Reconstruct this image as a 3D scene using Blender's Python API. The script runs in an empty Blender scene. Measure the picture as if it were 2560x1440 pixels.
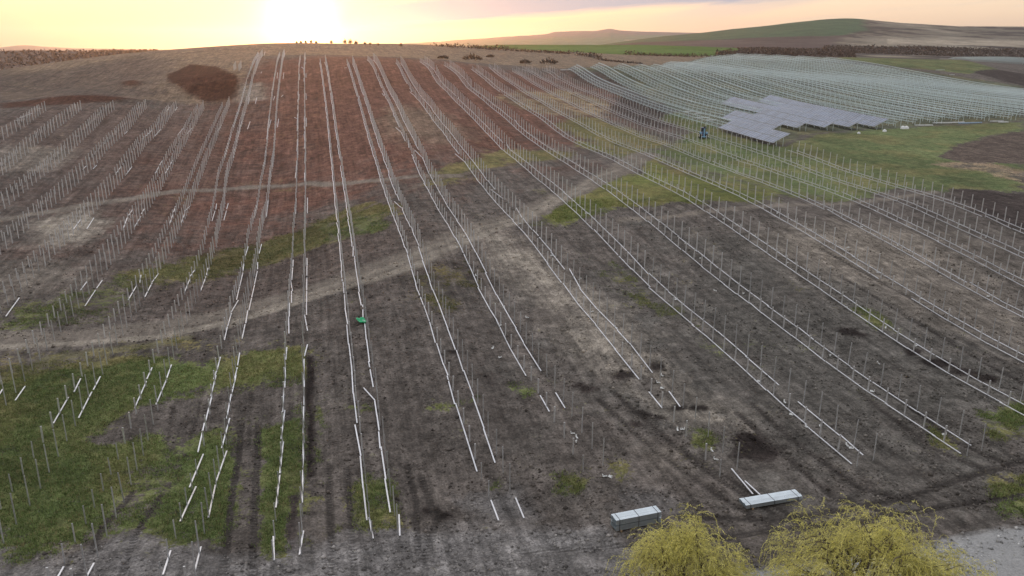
import bpy, math, random
import numpy as np
R_ = math.radians
random.seed(7); rng = np.random.default_rng(7)
sc = bpy.context.scene
C = bpy.context.collection

# ------------------------------------------------------------------ camera
CAM_H = 30.0; FPX = 2000.0; PITCH = math.atan(615/2000); YAW = R_(13.827)
cd = bpy.data.cameras.new('camera'); cam = bpy.data.objects.new('camera', cd); C.objects.link(cam)
cam.location = (0, 0, CAM_H); cam.rotation_euler = (math.pi/2-PITCH, 0, -YAW)
cd.sensor_width = 36; cd.lens = 36*FPX/2560; cd.clip_start = .5; cd.clip_end = 40000
sc.camera = cam
# ------------------------------------------------------------------ sky and sun
SUN_EL = R_(1.3)
w = bpy.data.worlds.new('World'); sc.world = w; w.use_nodes = True
nt = w.node_tree; nt.nodes.clear()
def N(t, typ, **kw):
    n = t.nodes.new(typ)
    for k, v in kw.items():
        if k.startswith('i_'):
            key = k[2:]; n.inputs[int(key) if key.isdigit() else key].default_value = v
        else: setattr(n, k, v)
    return n
def Lk(t, a, b): t.links.new(a, b)
def mathn(t, op, a, b=None, c=None):
    n = t.nodes.new('ShaderNodeMath'); n.operation = op
    for i, s in enumerate((a, b, c)):
        if s is None: continue
        if isinstance(s, (int, float)): n.inputs[i].default_value = s
        else: t.links.new(s, n.inputs[i])
    return n.outputs[0]
def mixc(t, fac, a, b, mode='MIX'):
    n = t.nodes.new('ShaderNodeMix'); n.data_type = 'RGBA'; n.blend_type = mode
    for s, i in ((fac, 0), (a, 6), (b, 7)):
        if isinstance(s, (int, float)): n.inputs[i].default_value = s
        elif isinstance(s, tuple): n.inputs[i].default_value = (*s, 1)
        else: t.links.new(s, n.inputs[i])
    return n.outputs[2]
def ramp(t, fac, stops, interp='LINEAR'):
    n = t.nodes.new('ShaderNodeValToRGB'); e = n.color_ramp.elements; n.color_ramp.interpolation = interp
    while len(e) < len(stops): e.new(.5)
    for el, (p, c) in zip(e, stops):
        el.position = p; el.color = (*c, 1) if isinstance(c, tuple) else (c, c, c, 1)
    t.links.new(fac, n.inputs[0]); return n.outputs[0]
tc = N(nt, 'ShaderNodeTexCoord'); sep = N(nt, 'ShaderNodeSeparateXYZ'); Lk(nt, tc.outputs['Generated'], sep.inputs[0])
sky = N(nt, 'ShaderNodeTexSky', sky_type='NISHITA'); sky.sun_disc = False
sky.sun_elevation = SUN_EL; sky.sun_rotation = 0; sky.altitude = 150; sky.air_density = 1; sky.dust_density = 2.5
skyc = mixc(nt, 1.0, sky.outputs[0], (.075, .075, .075), 'MULTIPLY')
el = mathn(nt, 'ARCSINE', sep.outputs[2])                       # elevation in radians
az = mathn(nt, 'ARCTAN2', sep.outputs[0], sep.outputs[1])       # 0 = towards the sun (+y)
elp = mathn(nt, 'MAXIMUM', el, 0.0)
# thin high veil of cloud over the whole sky: peach at the horizon, paler and cooler higher up
veil = ramp(nt, mathn(nt, 'DIVIDE', elp, 1.571), [(0, (.64, .46, .32)), (.02, (.73, .58, .44)), (.07, (.78, .70, .62)), (.30, (.92, .90, .92)), (1, (.96, .96, 1.02))])
side = mathn(nt, 'MULTIPLY_ADD', mathn(nt, 'COSINE', az), .19, .81)   # a little dimmer away from the sunset
veil = mixc(nt, 1.0, veil, side, 'MULTIPLY')
tot = mixc(nt, 1.0, veil, skyc, 'ADD')
# bright aureole round the sun in the thin cloud
dt = N(nt, 'ShaderNodeVectorMath', operation='DOT_PRODUCT'); Lk(nt, tc.outputs['Generated'], dt.inputs[0])
dt.inputs[1].default_value = (0, math.cos(SUN_EL), math.sin(SUN_EL))
ang = mathn(nt, 'ARCCOSINE', mathn(nt, 'MINIMUM', dt.outputs['Value'], .999999))
a1 = mathn(nt, 'EXPONENT', mathn(nt, 'MULTIPLY', ang, -26.0)); a2 = mathn(nt, 'EXPONENT', mathn(nt, 'MULTIPLY', ang, -4.0))
tot = mixc(nt, 1.0, tot, mixc(nt, 1.0, a1, (.7, .45, .15), 'MULTIPLY'), 'ADD')
tot = mixc(nt, 1.0, tot, mixc(nt, 1.0, a2, (.10, .07, .03), 'MULTIPLY'), 'ADD')
a3 = mathn(nt, 'EXPONENT', mathn(nt, 'MULTIPLY', ang, -75.0))
tot = mixc(nt, 1.0, tot, mixc(nt, 1.0, a3, (16., 11., 5.), 'MULTIPLY'), 'ADD')
# lavender cloud banks, stretched along the horizon
cv = N(nt, 'ShaderNodeCombineXYZ'); Lk(nt, mathn(nt, 'MULTIPLY', az, 2.2), cv.inputs[0])
Lk(nt, mathn(nt, 'MULTIPLY', mathn(nt, 'MULTIPLY_ADD', az, -.09, el), 26.0), cv.inputs[1])
nz = N(nt, 'ShaderNodeTexNoise', i_Scale=1.3, i_Detail=6.0, i_Roughness=.55); Lk(nt, cv.outputs[0], nz.inputs['Vector'])
line = mathn(nt, 'MULTIPLY_ADD', az, -.080, mathn(nt, 'SUBTRACT', el, .006))   # slanting bank rising to the right
line = mathn(nt, 'ADD', line, mathn(nt, 'MULTIPLY', mathn(nt, 'SUBTRACT', nz.outputs[0], .5), .024))
bank = mathn(nt, 'MULTIPLY', ramp(nt, mathn(nt, 'MULTIPLY_ADD', line, 12.0, .5), [(.48, 0.), (.56, 1.), (.80, .9), (.98, .25)]),
             ramp(nt, mathn(nt, 'MULTIPLY_ADD', az, 1.0, .5), [(.5, 0.), (.58, 1.)]))
sheet = ramp(nt, nz.outputs[0], [(.50, 0.), (.66, .8)])
sheet = mathn(nt, 'MULTIPLY', sheet, ramp(nt, mathn(nt, 'MULTIPLY', elp, 3.0), [(.03, 0.), (.25, 1.)]))
cl = mathn(nt, 'MINIMUM', mathn(nt, 'ADD', bank, sheet), .92)
tot = mixc(nt, cl, tot, mixc(nt, 1.0, (.36, .37, .45), mixc(nt, 1.0, a2, (.25, .2, .1), 'MULTIPLY'), 'ADD'))
bg = N(nt, 'ShaderNodeBackground', i_Strength=1.0); out = N(nt, 'ShaderNodeOutputWorld')
Lk(nt, tot, bg.inputs[0]); Lk(nt, bg.outputs[0], out.inputs[0])
sl = bpy.data.lights.new('sun', 'SUN'); sl.energy = 2.0; sl.angle = R_(.6); sl.color = (1, .42, .15)
so = bpy.data.objects.new('sun', sl); C.objects.link(so); so.rotation_euler = (math.pi/2-SUN_EL, 0, math.pi)
sc.view_settings.view_transform = 'Standard'; sc.view_settings.look = 'None'
sc.view_settings.exposure = 0.3; sc.view_settings.gamma = 1.0; sc.view_settings.use_curve_mapping = False
sc.render.engine = 'CYCLES'; sc.cycles.use_denoising = True; sc.cycles.max_bounces = 6
sc.cycles.volume_bounces = 1

# ------------------------------------------------------------------ terrain
FH = np.array([math.sin(YAW), math.cos(YAW), 0]); RV = np.array([math.cos(YAW), -math.sin(YAW), 0]); ZV = np.array([0, 0, 1.])
FW = math.cos(PITCH)*FH-math.sin(PITCH)*ZV; UV = math.sin(PITCH)*FH+math.cos(PITCH)*ZV
EYE = np.array([0, 0, CAM_H])
def ray(u, v): return FW+RV*((u-1280)/FPX)+UV*((720-v)/FPX)
def pt(u, v, d): return EYE+ray(u, v)*d
def proj(P):
    P = np.asarray(P, float)-EYE; d = P@FW; d = np.where(np.abs(d) < 1e-6, 1e-6, d)
    return 1280+FPX*(P@RV)/d, 720-FPX*(P@UV)/d, d
SURVEY = "-21.5,64,1.1;-21.5,101,2.5;-21.5,127,3.8;-8.2,42,1.2;-8.2,59,-0.2;-8.2,70,1.4;-8.2,83,2.4;-8.2,102,1.8;-8.2,114,3.1;-8.2,136,3.1;-8.2,174,6.5;10.2,52,-0.4;10.2,63,1.9;10.2,76,3.5;10.2,97,5.6;10.2,108,6.1;10.2,132,9.7;10.2,151,13.4;10.2,184,17.8;17.5,58,0.4;17.5,69,1.1;17.5,83,2.9;17.5,96,5.2;17.5,112,6.1;17.5,126,7.2;17.5,148,9.1;17.5,171,13.6;17.5,195,18.7;27.0,57,0.5;27.0,70,2.2;27.0,86,3.5;27.0,101,5.2;27.0,123,6.3;27.0,134,7.4;27.0,150,9.4;27.0,169,11.7;27.0,200,15.0;27.0,251,22.4;37.3,45,0.0;37.3,60,0.9;37.3,75,1.8;37.3,87,2.7;37.3,104,5.0;37.3,122,6.8;37.3,145,8.3;37.3,159,9.0;37.3,172,10.5;37.3,184,12.0;37.3,197,13.4;37.3,212,14.8;37.3,225,16.5;37.3,248,18.7;37.3,283,23.5;46.0,44,0.3;46.0,59,0.7;46.0,73,2.0;46.0,88,3.4;46.0,100,4.8;46.0,114,6.2;46.0,134,7.6;46.0,151,8.5;46.0,163,9.2;46.0,175,10.1;46.0,207,13.5;46.0,230,15.8;46.0,255,19.4;46.0,284,22.2;56.0,49,0.3;56.0,63,0.9;56.0,75,2.3;56.0,86,3.5;56.0,98,5.0;56.0,115,6.8;56.0,132,7.4;56.0,146,8.2;56.0,160,8.5;56.0,177,9.2;56.0,199,11.8;56.0,222,13.7;56.0,257,17.1;56.0,286,20.7;65.8,59,0.1;65.8,74,1.7;65.8,90,3.8;65.8,106,5.6;65.8,122,6.7;65.8,138,7.3;65.8,156,8.0;65.8,175,8.4;65.8,194,9.9;65.8,213,11.3;65.8,234,13.3;65.8,261,15.9;65.8,289,18.9;65.8,303,20.9;77.7,70,-0.3;77.7,86,1.8;77.7,101,3.8;77.7,112,5.0;77.7,129,5.9;77.7,143,6.3;77.7,160,7.0;77.7,171,7.6;77.7,185,7.7;77.7,200,8.6;77.7,212,9.5;77.7,231,10.8;77.7,259,13.2;77.7,287,16.0;77.7,315,18.9;87.3,80,-0.0;87.3,92,1.8;87.3,109,3.9;87.3,125,5.0;87.3,142,5.6;87.3,156,6.1;87.3,176,7.2;87.3,191,7.7;87.3,208,8.3;87.3,248,11.4;87.3,281,13.8;87.3,317,17.4;87.3,336,19.1;95.0,88,1.3;95.0,100,2.7;95.0,112,4.2;95.0,132,5.0;95.0,149,6.2;95.0,163,6.8;95.0,183,7.6;95.0,196,8.1;95.0,216,8.7;95.0,270,12.8;95.0,296,14.7;95.0,315,16.5;95.0,334,18.5;103.1,96,2.4;103.1,110,4.0;103.1,125,4.6;103.1,144,5.5;103.1,156,6.6;-52.5,213,14.8;-52.5,197,13.2;-52.5,180,11.3;-52.5,167,9.6;-46.0,216,14.5;-46.0,194,12.0;-46.0,176,9.9;-46.0,158,7.9;-46.0,146,6.9;-40.0,222,14.2;-40.0,200,11.4;-40.0,180,9.7;-40.0,161,7.5;-40.0,146,6.0;-33.5,225,13.4;-33.5,200,10.9;-33.5,173,8.7;-33.5,156,6.7;-33.5,144,5.7;-14.2,243,22.0;-14.2,172,12.7;-14.2,140,8.6"
S = [tuple(map(float, q.split(','))) for q in SURVEY.split(';')]
S = [q for q in S if not (q[0] == 10.2 and q[1] > 110) and not (q[0] == 17.5 and q[1] > 150) and not q[0] == -14.2]
for u, v, d in [(-150, 200, 300), (0, 187, 310), (150, 165, 320), (250, 145, 335), (330, 133, 350), (450, 122, 380), (600, 112, 420), (700, 108, 450),
                (860, 109, 460), (1000, 110, 470), (1100, 114, 480), (1250, 124, 490), (1430, 132, 500),
                (765, 132, 335), (450, 150, 300), (300, 200, 265), (100, 225, 260), (1100, 140, 370), (1300, 150, 400), (1500, 150, 460),
                (1600, 138, 560), (1780, 140, 600), (2080, 143, 566), (2250, 171, 480), (2400, 152, 600), (2560, 180, 520), (2560, 150, 650),
                (1424, 176, 322), (1625, 162, 400), (2000, 150, 530), (1900, 190, 400), (2150, 210, 360), (2400, 240, 330),
                (2700, 240, 400), (2900, 200, 520)]:
    S.append(tuple(pt(u, v, d)))
for u, d, z in [(-150, 460, 2), (0, 470, 4), (250, 520, 8), (450, 560, 15), (700, 650, 22), (1000, 680, 23), (1250, 640, 21), (1450, 640, 18), (1700, 720, 15), (2080, 720, 10), (2500, 800, 6)]:
    q = pt(u, 105, d); S.append((q[0], q[1], z))
S += [(-100, -60, -2), (0, -60, -2), (120, -60, -2), (-100, 20, -.6), (0, 20, -.6), (100, 20, -.8), (40, 32, -.3), (-60, 50, .2), (-70, 100, 3),
      (-110, 100, 3), (-110, 160, 8), (-120, 215, 13.5), (-160, 60, 1), (150, 90, 2.2), (200, 120, 3.5), (160, 150, 5.2), (213, 206, 7), (150, 190, 7),
      (300, 200, 7), (260, 100, 3), (103, 190, 8), (123, 212, 8.9), (132, 245, 10), (149, 250, 9.8), (180, 206, 7), (-300, 200, 4), (-350, 60, -2), (500, 200, 6), (550, 500, 10)]
S = np.array(S)
def tps_fit(P, lam):
    n = len(P); X = P[:, :2]/100; d2 = ((X[:, None]-X[None])**2).sum(2)
    K = .5*d2*np.log(d2+1e-12)+np.eye(n)*lam; Q = np.c_[np.ones(n), X]
    A = np.block([[K, Q], [Q.T, np.zeros((3, 3))]]); return np.linalg.solve(A, np.r_[P[:, 2], 0, 0, 0])
def tps_eval(P, wts, x, y):
    o = np.empty(len(x))
    for i in range(0, len(x), 20000):
        X = np.c_[x[i:i+20000], y[i:i+20000]]/100
        d2 = ((X[:, None]-P[None, :, :2]/100)**2).sum(2)
        o[i:i+20000] = (.5*d2*np.log(d2+1e-12))@wts[:-3]+wts[-3]+X@wts[-2:]
    return o
WT = tps_fit(S, .0012)
GX0, GX1, GY0, GY1, GS = -500, 800, -120, 900, 5.0
gxs = np.arange(GX0, GX1+1, GS); gys = np.arange(GY0, GY1+1, GS)
mx, my = np.meshgrid(gxs, gys); HG = tps_eval(S, WT, mx.ravel(), my.ravel()).reshape(mx.shape)
# fade to low flat land outside the surveyed area
fo = np.clip((np.maximum(np.maximum(-260-mx, mx-560), np.maximum(my-720, -60-my)))/140, 0, 1); fo = fo*fo*(3-2*fo)
HG = HG*(1-fo)+(-6)*fo
def cub(t):
    return (-.5*t+t*t-.5*t**3, 1-2.5*t*t+1.5*t**3, .5*t+2*t*t-1.5*t**3, -.5*t*t+.5*t**3)
def gz(x, y):
    x = np.asarray(x, float); y = np.asarray(y, float)
    fx = np.clip((x-GX0)/GS, 1, len(gxs)-3); fy = np.clip((y-GY0)/GS, 1, len(gys)-3)
    ix = fx.astype(int); iy = fy.astype(int); wx = cub(fx-ix); wy = cub(fy-iy)
    o = 0
    for j in range(4):
        for i in range(4): o = o+wx[i]*wy[j]*HG[iy+j-1, ix+i-1]
    return o
def at(u, v):
    r = ray(u, v); ts = np.arange(20, 900, .5); P = EYE+ts[:, None]*r
    h = P[:, 2]-gz(P[:, 0], P[:, 1]); k = np.argmax(h < 0)
    if h[k] >= 0: k = len(ts)-1
    a, b = ts[max(k-1, 0)], ts[k]
    for _ in range(12):
        m = (a+b)/2; q = EYE+m*r
        if q[2]-gz(q[0], q[1]) < 0: b = m
        else: a = m
    q = EYE+a*r; return np.array([q[0], q[1], float(gz(q[0], q[1]))])
def gz1(x, y): return float(gz(x, y))
# value noise for laying out soils
NT = rng.random((256, 256))
def vn(x, y):
    ix = np.floor(x).astype(int); iy = np.floor(y).astype(int); fx = x-ix; fy = y-iy
    fx = fx*fx*(3-2*fx); fy = fy*fy*(3-2*fy)
    a = NT[iy & 255, ix & 255]; b = NT[iy & 255, (ix+1) & 255]; c = NT[(iy+1) & 255, ix & 255]; d = NT[(iy+1) & 255, (ix+1) & 255]
    return (a*(1-fx)+b*fx)*(1-fy)+(c*(1-fx)+d*fx)*fy
def fbm(x, y, o=4):
    s = 0; a = .5
    for k in range(o): s = s+a*vn(x*2**k+17.3*k, y*2**k+9.1*k); a *= .5
    return s/(1-.5**o)
# ------------------------------------------------------------------ mesh helpers
def mesh_np(name, V, F, mats=(), smooth=False, attrs=None, mi=None):
    V = np.asarray(V, np.float32); me = bpy.data.meshes.new(name)
    F = [np.asarray(f) for f in F] if not isinstance(F, np.ndarray) else F
    if isinstance(F, np.ndarray):
        n, k = F.shape; me.vertices.add(len(V)); me.vertices.foreach_set('co', V.ravel())
        me.loops.add(n*k); me.loops.foreach_set('vertex_index', F.astype(np.int32).ravel())
        me.polygons.add(n); me.polygons.foreach_set('loop_start', np.arange(0, n*k, k, dtype=np.int32))
        me.update(calc_edges=True)
    else:
        me.from_pydata([tuple(map(float, v)) for v in V], [], [tuple(map(int, f)) for f in F])
    for m in mats: me.materials.append(m)
    if mi is not None: me.polygons.foreach_set('material_index', np.asarray(mi, np.int32))
    if smooth: me.polygons.foreach_set('use_smooth', np.ones(len(me.polygons), bool))
    for k, a in (attrs or {}).items():
        a = np.asarray(a, np.float32)
        if a.ndim == 2:
            at_ = me.color_attributes.new(k, 'FLOAT_COLOR', 'POINT'); at_.data.foreach_set('color', np.c_[a, np.ones(len(a))].astype(np.float32).ravel())
        else:
            at_ = me.attributes.new(k, 'FLOAT', 'POINT'); at_.data.foreach_set('value', a)
    me.update(); return me
def link(name, data, parent=None, loc=None, rot=None):
    o = bpy.data.objects.new(name, data); C.objects.link(o)
    if parent is not None: o.parent = parent
    if loc is not None: o.location = [float(q) for q in loc]
    if rot is not None: o.rotation_euler = [float(q) for q in rot]
    return o
def tag(o, label=None, cat=None, group=None, kind=None):
    if label: o['label'] = label
    if cat: o['category'] = cat
    if group: o['group'] = group
    if kind: o['kind'] = kind
    return o
class MB:
    "collects closed shapes into one mesh"
    def __init__(s): s.V = []; s.F = []; s.M = []; s.n = 0
    def add(s, V, F, m=0):
        V = np.asarray(V, float); s.V.append(V); s.F += [tuple(i+s.n for i in f) for f in F]; s.M += [m]*len(F); s.n += len(V)
    def box(s, c, size, m=0, rot=None, taper=1.0):
        sx, sy, sz = np.array(size)/2
        V = np.array([(-sx, -sy, -sz), (sx, -sy, -sz), (sx, sy, -sz), (-sx, sy, -sz), (-sx*taper, -sy*taper, sz), (sx*taper, -sy*taper, sz), (sx*taper, sy*taper, sz), (-sx*taper, sy*taper, sz)])
        if rot is not None: V = V@np.asarray(rot).T
        s.add(V+np.array(c), [(3, 2, 1, 0), (4, 5, 6, 7), (0, 1, 5, 4), (1, 2, 6, 5), (2, 3, 7, 6), (3, 0, 4, 7)], m)
    def beam(s, a, b, w_, h, m=0, up=(0, 0, 1)):
        a = np.array(a, float); b = np.array(b, float); d = b-a; L = np.linalg.norm(d); d = d/L
        x = np.cross(d, up); x /= np.linalg.norm(x); z = np.cross(x, d)
        s.box((a+b)/2, (w_, L, h), m, np.c_[x, d, z])
    def channel(s, a, b, w_, h, t, m=0, side=1, up=(0, 0, 1)):
        "open C section from a to b: web w_ wide, flanges h deep"
        a = np.array(a, float); b = np.array(b, float); d = (b-a)/np.linalg.norm(b-a)
        x = np.cross(d, up); x /= np.linalg.norm(x); z = np.cross(x, d)*side
        pr = [(-w_/2, 0), (w_/2, 0), (w_/2, -h), (w_/2-t, -h), (w_/2-t, -t), (-w_/2+t, -t), (-w_/2+t, -h), (-w_/2, -h)]
        V = [a+x*p+z*q for p, q in pr]+[b+x*p+z*q for p, q in pr]
        F = [(i, (i+1) % 8, (i+1) % 8+8, i+8) for i in range(8)]+[(0, 5, 4, 1)[::1], (0, 7, 6, 5), (1, 4, 3, 2), (8, 9, 12, 13), (8, 13, 14, 15), (9, 10, 11, 12)]
        s.add(V, F, m)
    def tube(s, pts, rad, k=6, m=0):
        pts = [np.array(p, float) for p in pts]; V = []; F = []
        for i, p in enumerate(pts):
            d = pts[min(i+1, len(pts)-1)]-pts[max(i-1, 0)]; d /= np.linalg.norm(d)+1e-9
            x = np.cross(d, (0, 0, 1) if abs(d[2]) < .9 else (1, 0, 0)); x /= np.linalg.norm(x); y = np.cross(d, x)
            r = rad[i] if hasattr(rad, '__len__') else rad
            V += [p+r*(x*math.cos(2*math.pi*j/k)+y*math.sin(2*math.pi*j/k)) for j in range(k)]
        for i in range(len(pts)-1):
            for j in range(k): F.append((i*k+j, i*k+(j+1) % k, (i+1)*k+(j+1) % k, (i+1)*k+j))
        n = len(pts)-1; F += [tuple(range(k))[::-1], tuple(n*k+j for j in range(k))]
        s.add(V, F, m)
    def mesh(s, name, mats, smooth=False):
        return mesh_np(name, np.concatenate(s.V), s.F, mats if isinstance(mats, (list, tuple)) else [mats], smooth, mi=s.M)
    def build(s, name, mats, parent=None, loc=None, rot=None, smooth=False):
        return link(name, s.mesh(name, mats, smooth), parent, loc, rot)
def empty(name, loc, rz=0.0):
    o = link(name, None, None, loc, (0, 0, rz)); o.empty_display_size = .2; return o

# ------------------------------------------------------------------ materials
def newmat(name):
    m = bpy.data.materials.new(name); m.use_nodes = True; t = m.node_tree
    b = t.nodes['Principled BSDF']; return m, t, b
def noise(t, scale, detail=4.0, rough=.55, vec=None, stretch=None, out=0):
    n = N(t, 'ShaderNodeTexNoise', i_Scale=scale, i_Detail=detail, i_Roughness=rough)
    if vec is None:
        g = t.nodes.get('geo') or t.nodes.new('ShaderNodeNewGeometry'); g.name = 'geo'; vec = g.outputs['Position']
    if stretch:
        mp = N(t, 'ShaderNodeMapping'); mp.inputs['Scale'].default_value = stretch; Lk(t, vec, mp.inputs[0]); vec = mp.outputs[0]
    Lk(t, vec, n.inputs['Vector']); return n.outputs[out]
def plain(name, col, rough=.6, metal=0.0, var=.15, scale=3.0, bump=0.0):
    m, t, b = newmat(name)
    f = ramp(t, noise(t, scale, 5.0), [(.3, 1-var), (.7, 1+var)])
    Lk(t, mixc(t, 1.0, (*col,), f, 'MULTIPLY'), b.inputs['Base Color'])
    b.inputs['Roughness'].default_value = rough; b.inputs['Metallic'].default_value = metal
    if bump:
        bn = N(t, 'ShaderNodeBump', i_Strength=bump, i_Distance=.05); Lk(t, noise(t, scale*4, 4.0), bn.inputs['Height']); Lk(t, bn.outputs[0], b.inputs['Normal'])
    return m
def metal(name, col, rough, var=.12):
    m, t, b = newmat(name)
    oi = N(t, 'ShaderNodeObjectInfo')
    f = ramp(t, noise(t, 2.2, 6.0, .7), [(.3, 1-var), (.7, 1+var)])
    f2 = mathn(t, 'MULTIPLY_ADD', oi.outputs['Random'], .16, .90)
    Lk(t, mixc(t, 1.0, mixc(t, 1.0, (*col,), f, 'MULTIPLY'), f2, 'MULTIPLY'), b.inputs['Base Color'])
    b.inputs['Metallic'].default_value = .85
    Lk(t, ramp(t, noise(t, 9.0, 3.0), [(.3, rough-.08), (.7, rough+.1)]), b.inputs['Roughness'])
    return m
M = {}
M['post'] = metal('galvanised_post', (.70, .71, .72), .5)
M['rail'] = metal('galvanised_rail', (.70, .71, .73), .42, .10)
M['thin'] = metal('galvanised_module_rail', (.50, .59, .61), .5)
M['rack'] = metal('galvanised_rack', (.80, .91, .94), .5)
M['bundle'] = metal('zinc_profile', (.62, .70, .74), .35, .08)
M['strap'] = plain('black_strap', (.03, .03, .035), .5)
M['timber'] = plain('timber', (.28, .19, .11), .8)
M['white'] = plain('white_wrap', (.75, .77, .76), .45, 0, .08)
M['bluewrap'] = plain('blue_wrap', (.36, .50, .66), .4, 0, .1)

def ground_material():
    m, t, b = newmat('earth')
    at_ = N(t, 'ShaderNodeAttribute', attribute_name='Col'); gc = N(t, 'ShaderNodeAttribute', attribute_name='GrassCol'); gr = N(t, 'ShaderNodeAttribute', attribute_name='grass')
    ck = N(t, 'ShaderNodeAttribute', attribute_name='clay'); ru = N(t, 'ShaderNodeAttribute', attribute_name='rut')
    mid = noise(t, .8, 5.0, .72); fine = noise(t, 6.0, 4.0, .78)
    st = noise(t, .6, 4.0, .65, stretch=(3.2, .16, 1))                   # streaks left by machines along the rows
    soil = mixc(t, 1.0, at_.outputs['Color'], ramp(t, mid, [(.30, .48), (.5, 1.0), (.72, 1.75)]), 'MULTIPLY')
    soil = mixc(t, 1.0, soil, ramp(t, st, [(.32, .72), (.68, 1.32)]), 'MULTIPLY')
    soil = mixc(t, 1.0, soil, ramp(t, fine, [(.25, .35), (.5, 1.0), (.75, 1.7)]), 'MULTIPLY')
    # pale dry crumbs and stalks, and damp dark hollows
    cr0 = noise(t, 2.4, 5.0, .8)
    soil = mixc(t, mathn(t, 'MULTIPLY', ramp(t, cr0, [(.56, 0.), (.69, 1.)]), .62), soil, mixc(t, 1.0, at_.outputs['Color'], (1.75, 1.72, 1.62), 'MULTIPLY'))
    soil = mixc(t, mathn(t, 'MULTIPLY', ramp(t, cr0, [(.30, 1.), (.40, 0.)]), .6), soil, mixc(t, 1.0, at_.outputs['Color'], (.3, .28, .28), 'MULTIPLY'))
    ev = N(t, 'ShaderNodeAttribute', attribute_name='even')
    pat = noise(t, .25, 4.0, .7)
    soil = mixc(t, 1.0, soil, ramp(t, pat, [(.30, .76), (.5, 1.0), (.70, 1.28)]), 'MULTIPLY')
    soil = mixc(t, ev.outputs['Fac'], soil, mixc(t, 1.0, at_.outputs['Color'], ramp(t, fine, [(.3, .82), (.7, 1.18)]), 'MULTIPLY'))
    g0 = mixc(t, ramp(t, pat, [(.35, 0.), (.65, 1.)]), gc.outputs['Color'], mixc(t, 1.0, gc.outputs['Color'], (1.7, 1.35, 1.5), 'MULTIPLY'))
    g0 = mixc(t, 1.0, g0, ramp(t, mid, [(.3, .55), (.7, 1.45)]), 'MULTIPLY')
    g0 = mixc(t, 1.0, g0, ramp(t, fine, [(.27, .42), (.5, 1.0), (.73, 1.7)]), 'MULTIPLY')
    gm = mathn(t, 'ADD', gr.outputs['Fac'], mathn(t, 'MULTIPLY', mathn(t, 'SUBTRACT', cr0, .5), 2.2))
    gm = mathn(t, 'ADD', gm, mathn(t, 'MULTIPLY', mathn(t, 'SUBTRACT', pat, .5), 1.5))
    col = mixc(t, ramp(t, gm, [(.38, 0.), (.60, 1.)]), soil, g0)
    # cracked clay
    g = t.nodes['geo']; vo = N(t, 'ShaderNodeTexVoronoi', feature='DISTANCE_TO_EDGE', i_Scale=1.2)
    nn = N(t, 'ShaderNodeTexNoise', i_Scale=1.2, i_Detail=2.0); Lk(t, g.outputs['Position'], nn.inputs['Vector'])
    sc_ = N(t, 'ShaderNodeVectorMath', operation='MULTIPLY_ADD'); Lk(t, nn.outputs['Color'], sc_.inputs[0]); sc_.inputs[1].default_value = (1.1, 1.1, 1.1)
    Lk(t, g.outputs['Position'], sc_.inputs[2]); Lk(t, sc_.outputs[0], vo.inputs['Vector'])
    cr = mathn(t, 'MULTIPLY', ramp(t, vo.outputs[0], [(0., 1.), (.08, 0.)]), mathn(t, 'MULTIPLY', ck.outputs['Fac'], ramp(t, pat, [(.38, .1), (.6, 1.)])))
    col = mixc(t, mathn(t, 'MULTIPLY', cr, .8), col, (.03, .028, .027))
    # tread marks in the wheel ruts
    wvz = N(t, 'ShaderNodeTexWave', wave_type='BANDS', bands_direction='Y', i_Scale=.9, i_Distortion=1.5, i_Detail=1.0); Lk(t, g.outputs['Position'], wvz.inputs['Vector'])
    tr = mathn(t, 'MULTIPLY', ru.outputs['Fac'], ramp(t, wvz.outputs['Color'], [(.3, 0.), (.6, 1.)]))
    col = mixc(t, mathn(t, 'MULTIPLY', tr, .5), col, (.045, .04, .037))
    Lk(t, col, b.inputs['Base Color']); b.inputs['Roughness'].default_value = .95; b.inputs['Specular IOR Level'].default_value = .1
    bn = N(t, 'ShaderNodeBump', i_Strength=.9, i_Distance=.4); Lk(t, noise(t, 1.5, 4.0, .75), bn.inputs['Height']); Lk(t, bn.outputs[0], b.inputs['Normal'])
    return m
M['earth'] = ground_material()

# ------------------------------------------------------------------ ground
def inside(px, py, poly):
    r = np.zeros(len(px), bool); n = len(poly)
    for i in range(n):
        x0, y0 = poly[i]; x1, y1 = poly[(i+1) % n]
        if y0 == y1: continue
        c = ((y0 > py) != (y1 > py)) & (px < (x1-x0)*(py-y0)/(y1-y0)+x0); r ^= c
    return r
ys = [-120, -90, -60, -40, -22, -8, 4, 12, 18, 22, 26]
y = 28.0
while y < 880: ys.append(y); y += max(.13, .0055*y)
ys = np.array(ys); NCOL = 900
tcol = np.linspace(0, 1, NCOL)
tcol = tcol+.0*tcol
yy = np.repeat(ys[:, None], NCOL, 1)
xl = np.minimum(-.62*np.maximum(ys, 0)-9, -28); xr = np.maximum(1.13*np.maximum(ys, 0)+13, 46)
xl[ys < 27] -= (27-ys[ys < 27])*2; xr[ys < 27] += (27-ys[ys < 27])*2
ext = (np.arange(1, 25)/24.)**2*260                                  # coarser columns beyond the view on both sides
xx = np.concatenate([xl[:, None]-ext[::-1][None], xl[:, None]+(xr-xl)[:, None]*tcol[None], xr[:, None]+ext[None]], 1)
NCOL = xx.shape[1]; yy = np.repeat(ys[:, None], NCOL, 1)
GXv = xx.ravel(); GYv = yy.ravel(); GZv = gz(GXv, GYv)
W1 = [(fbm(GXv*f+a, GYv*f+a, 4)-.5, fbm(GXv*f+a+50, GYv*f+a+80, 4)-.5) for f, a in ((.10, 3.), (.16, 31.7), (.25, 9.), (.4, 55.), (.08, 71.), (.7, 12.))]
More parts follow.
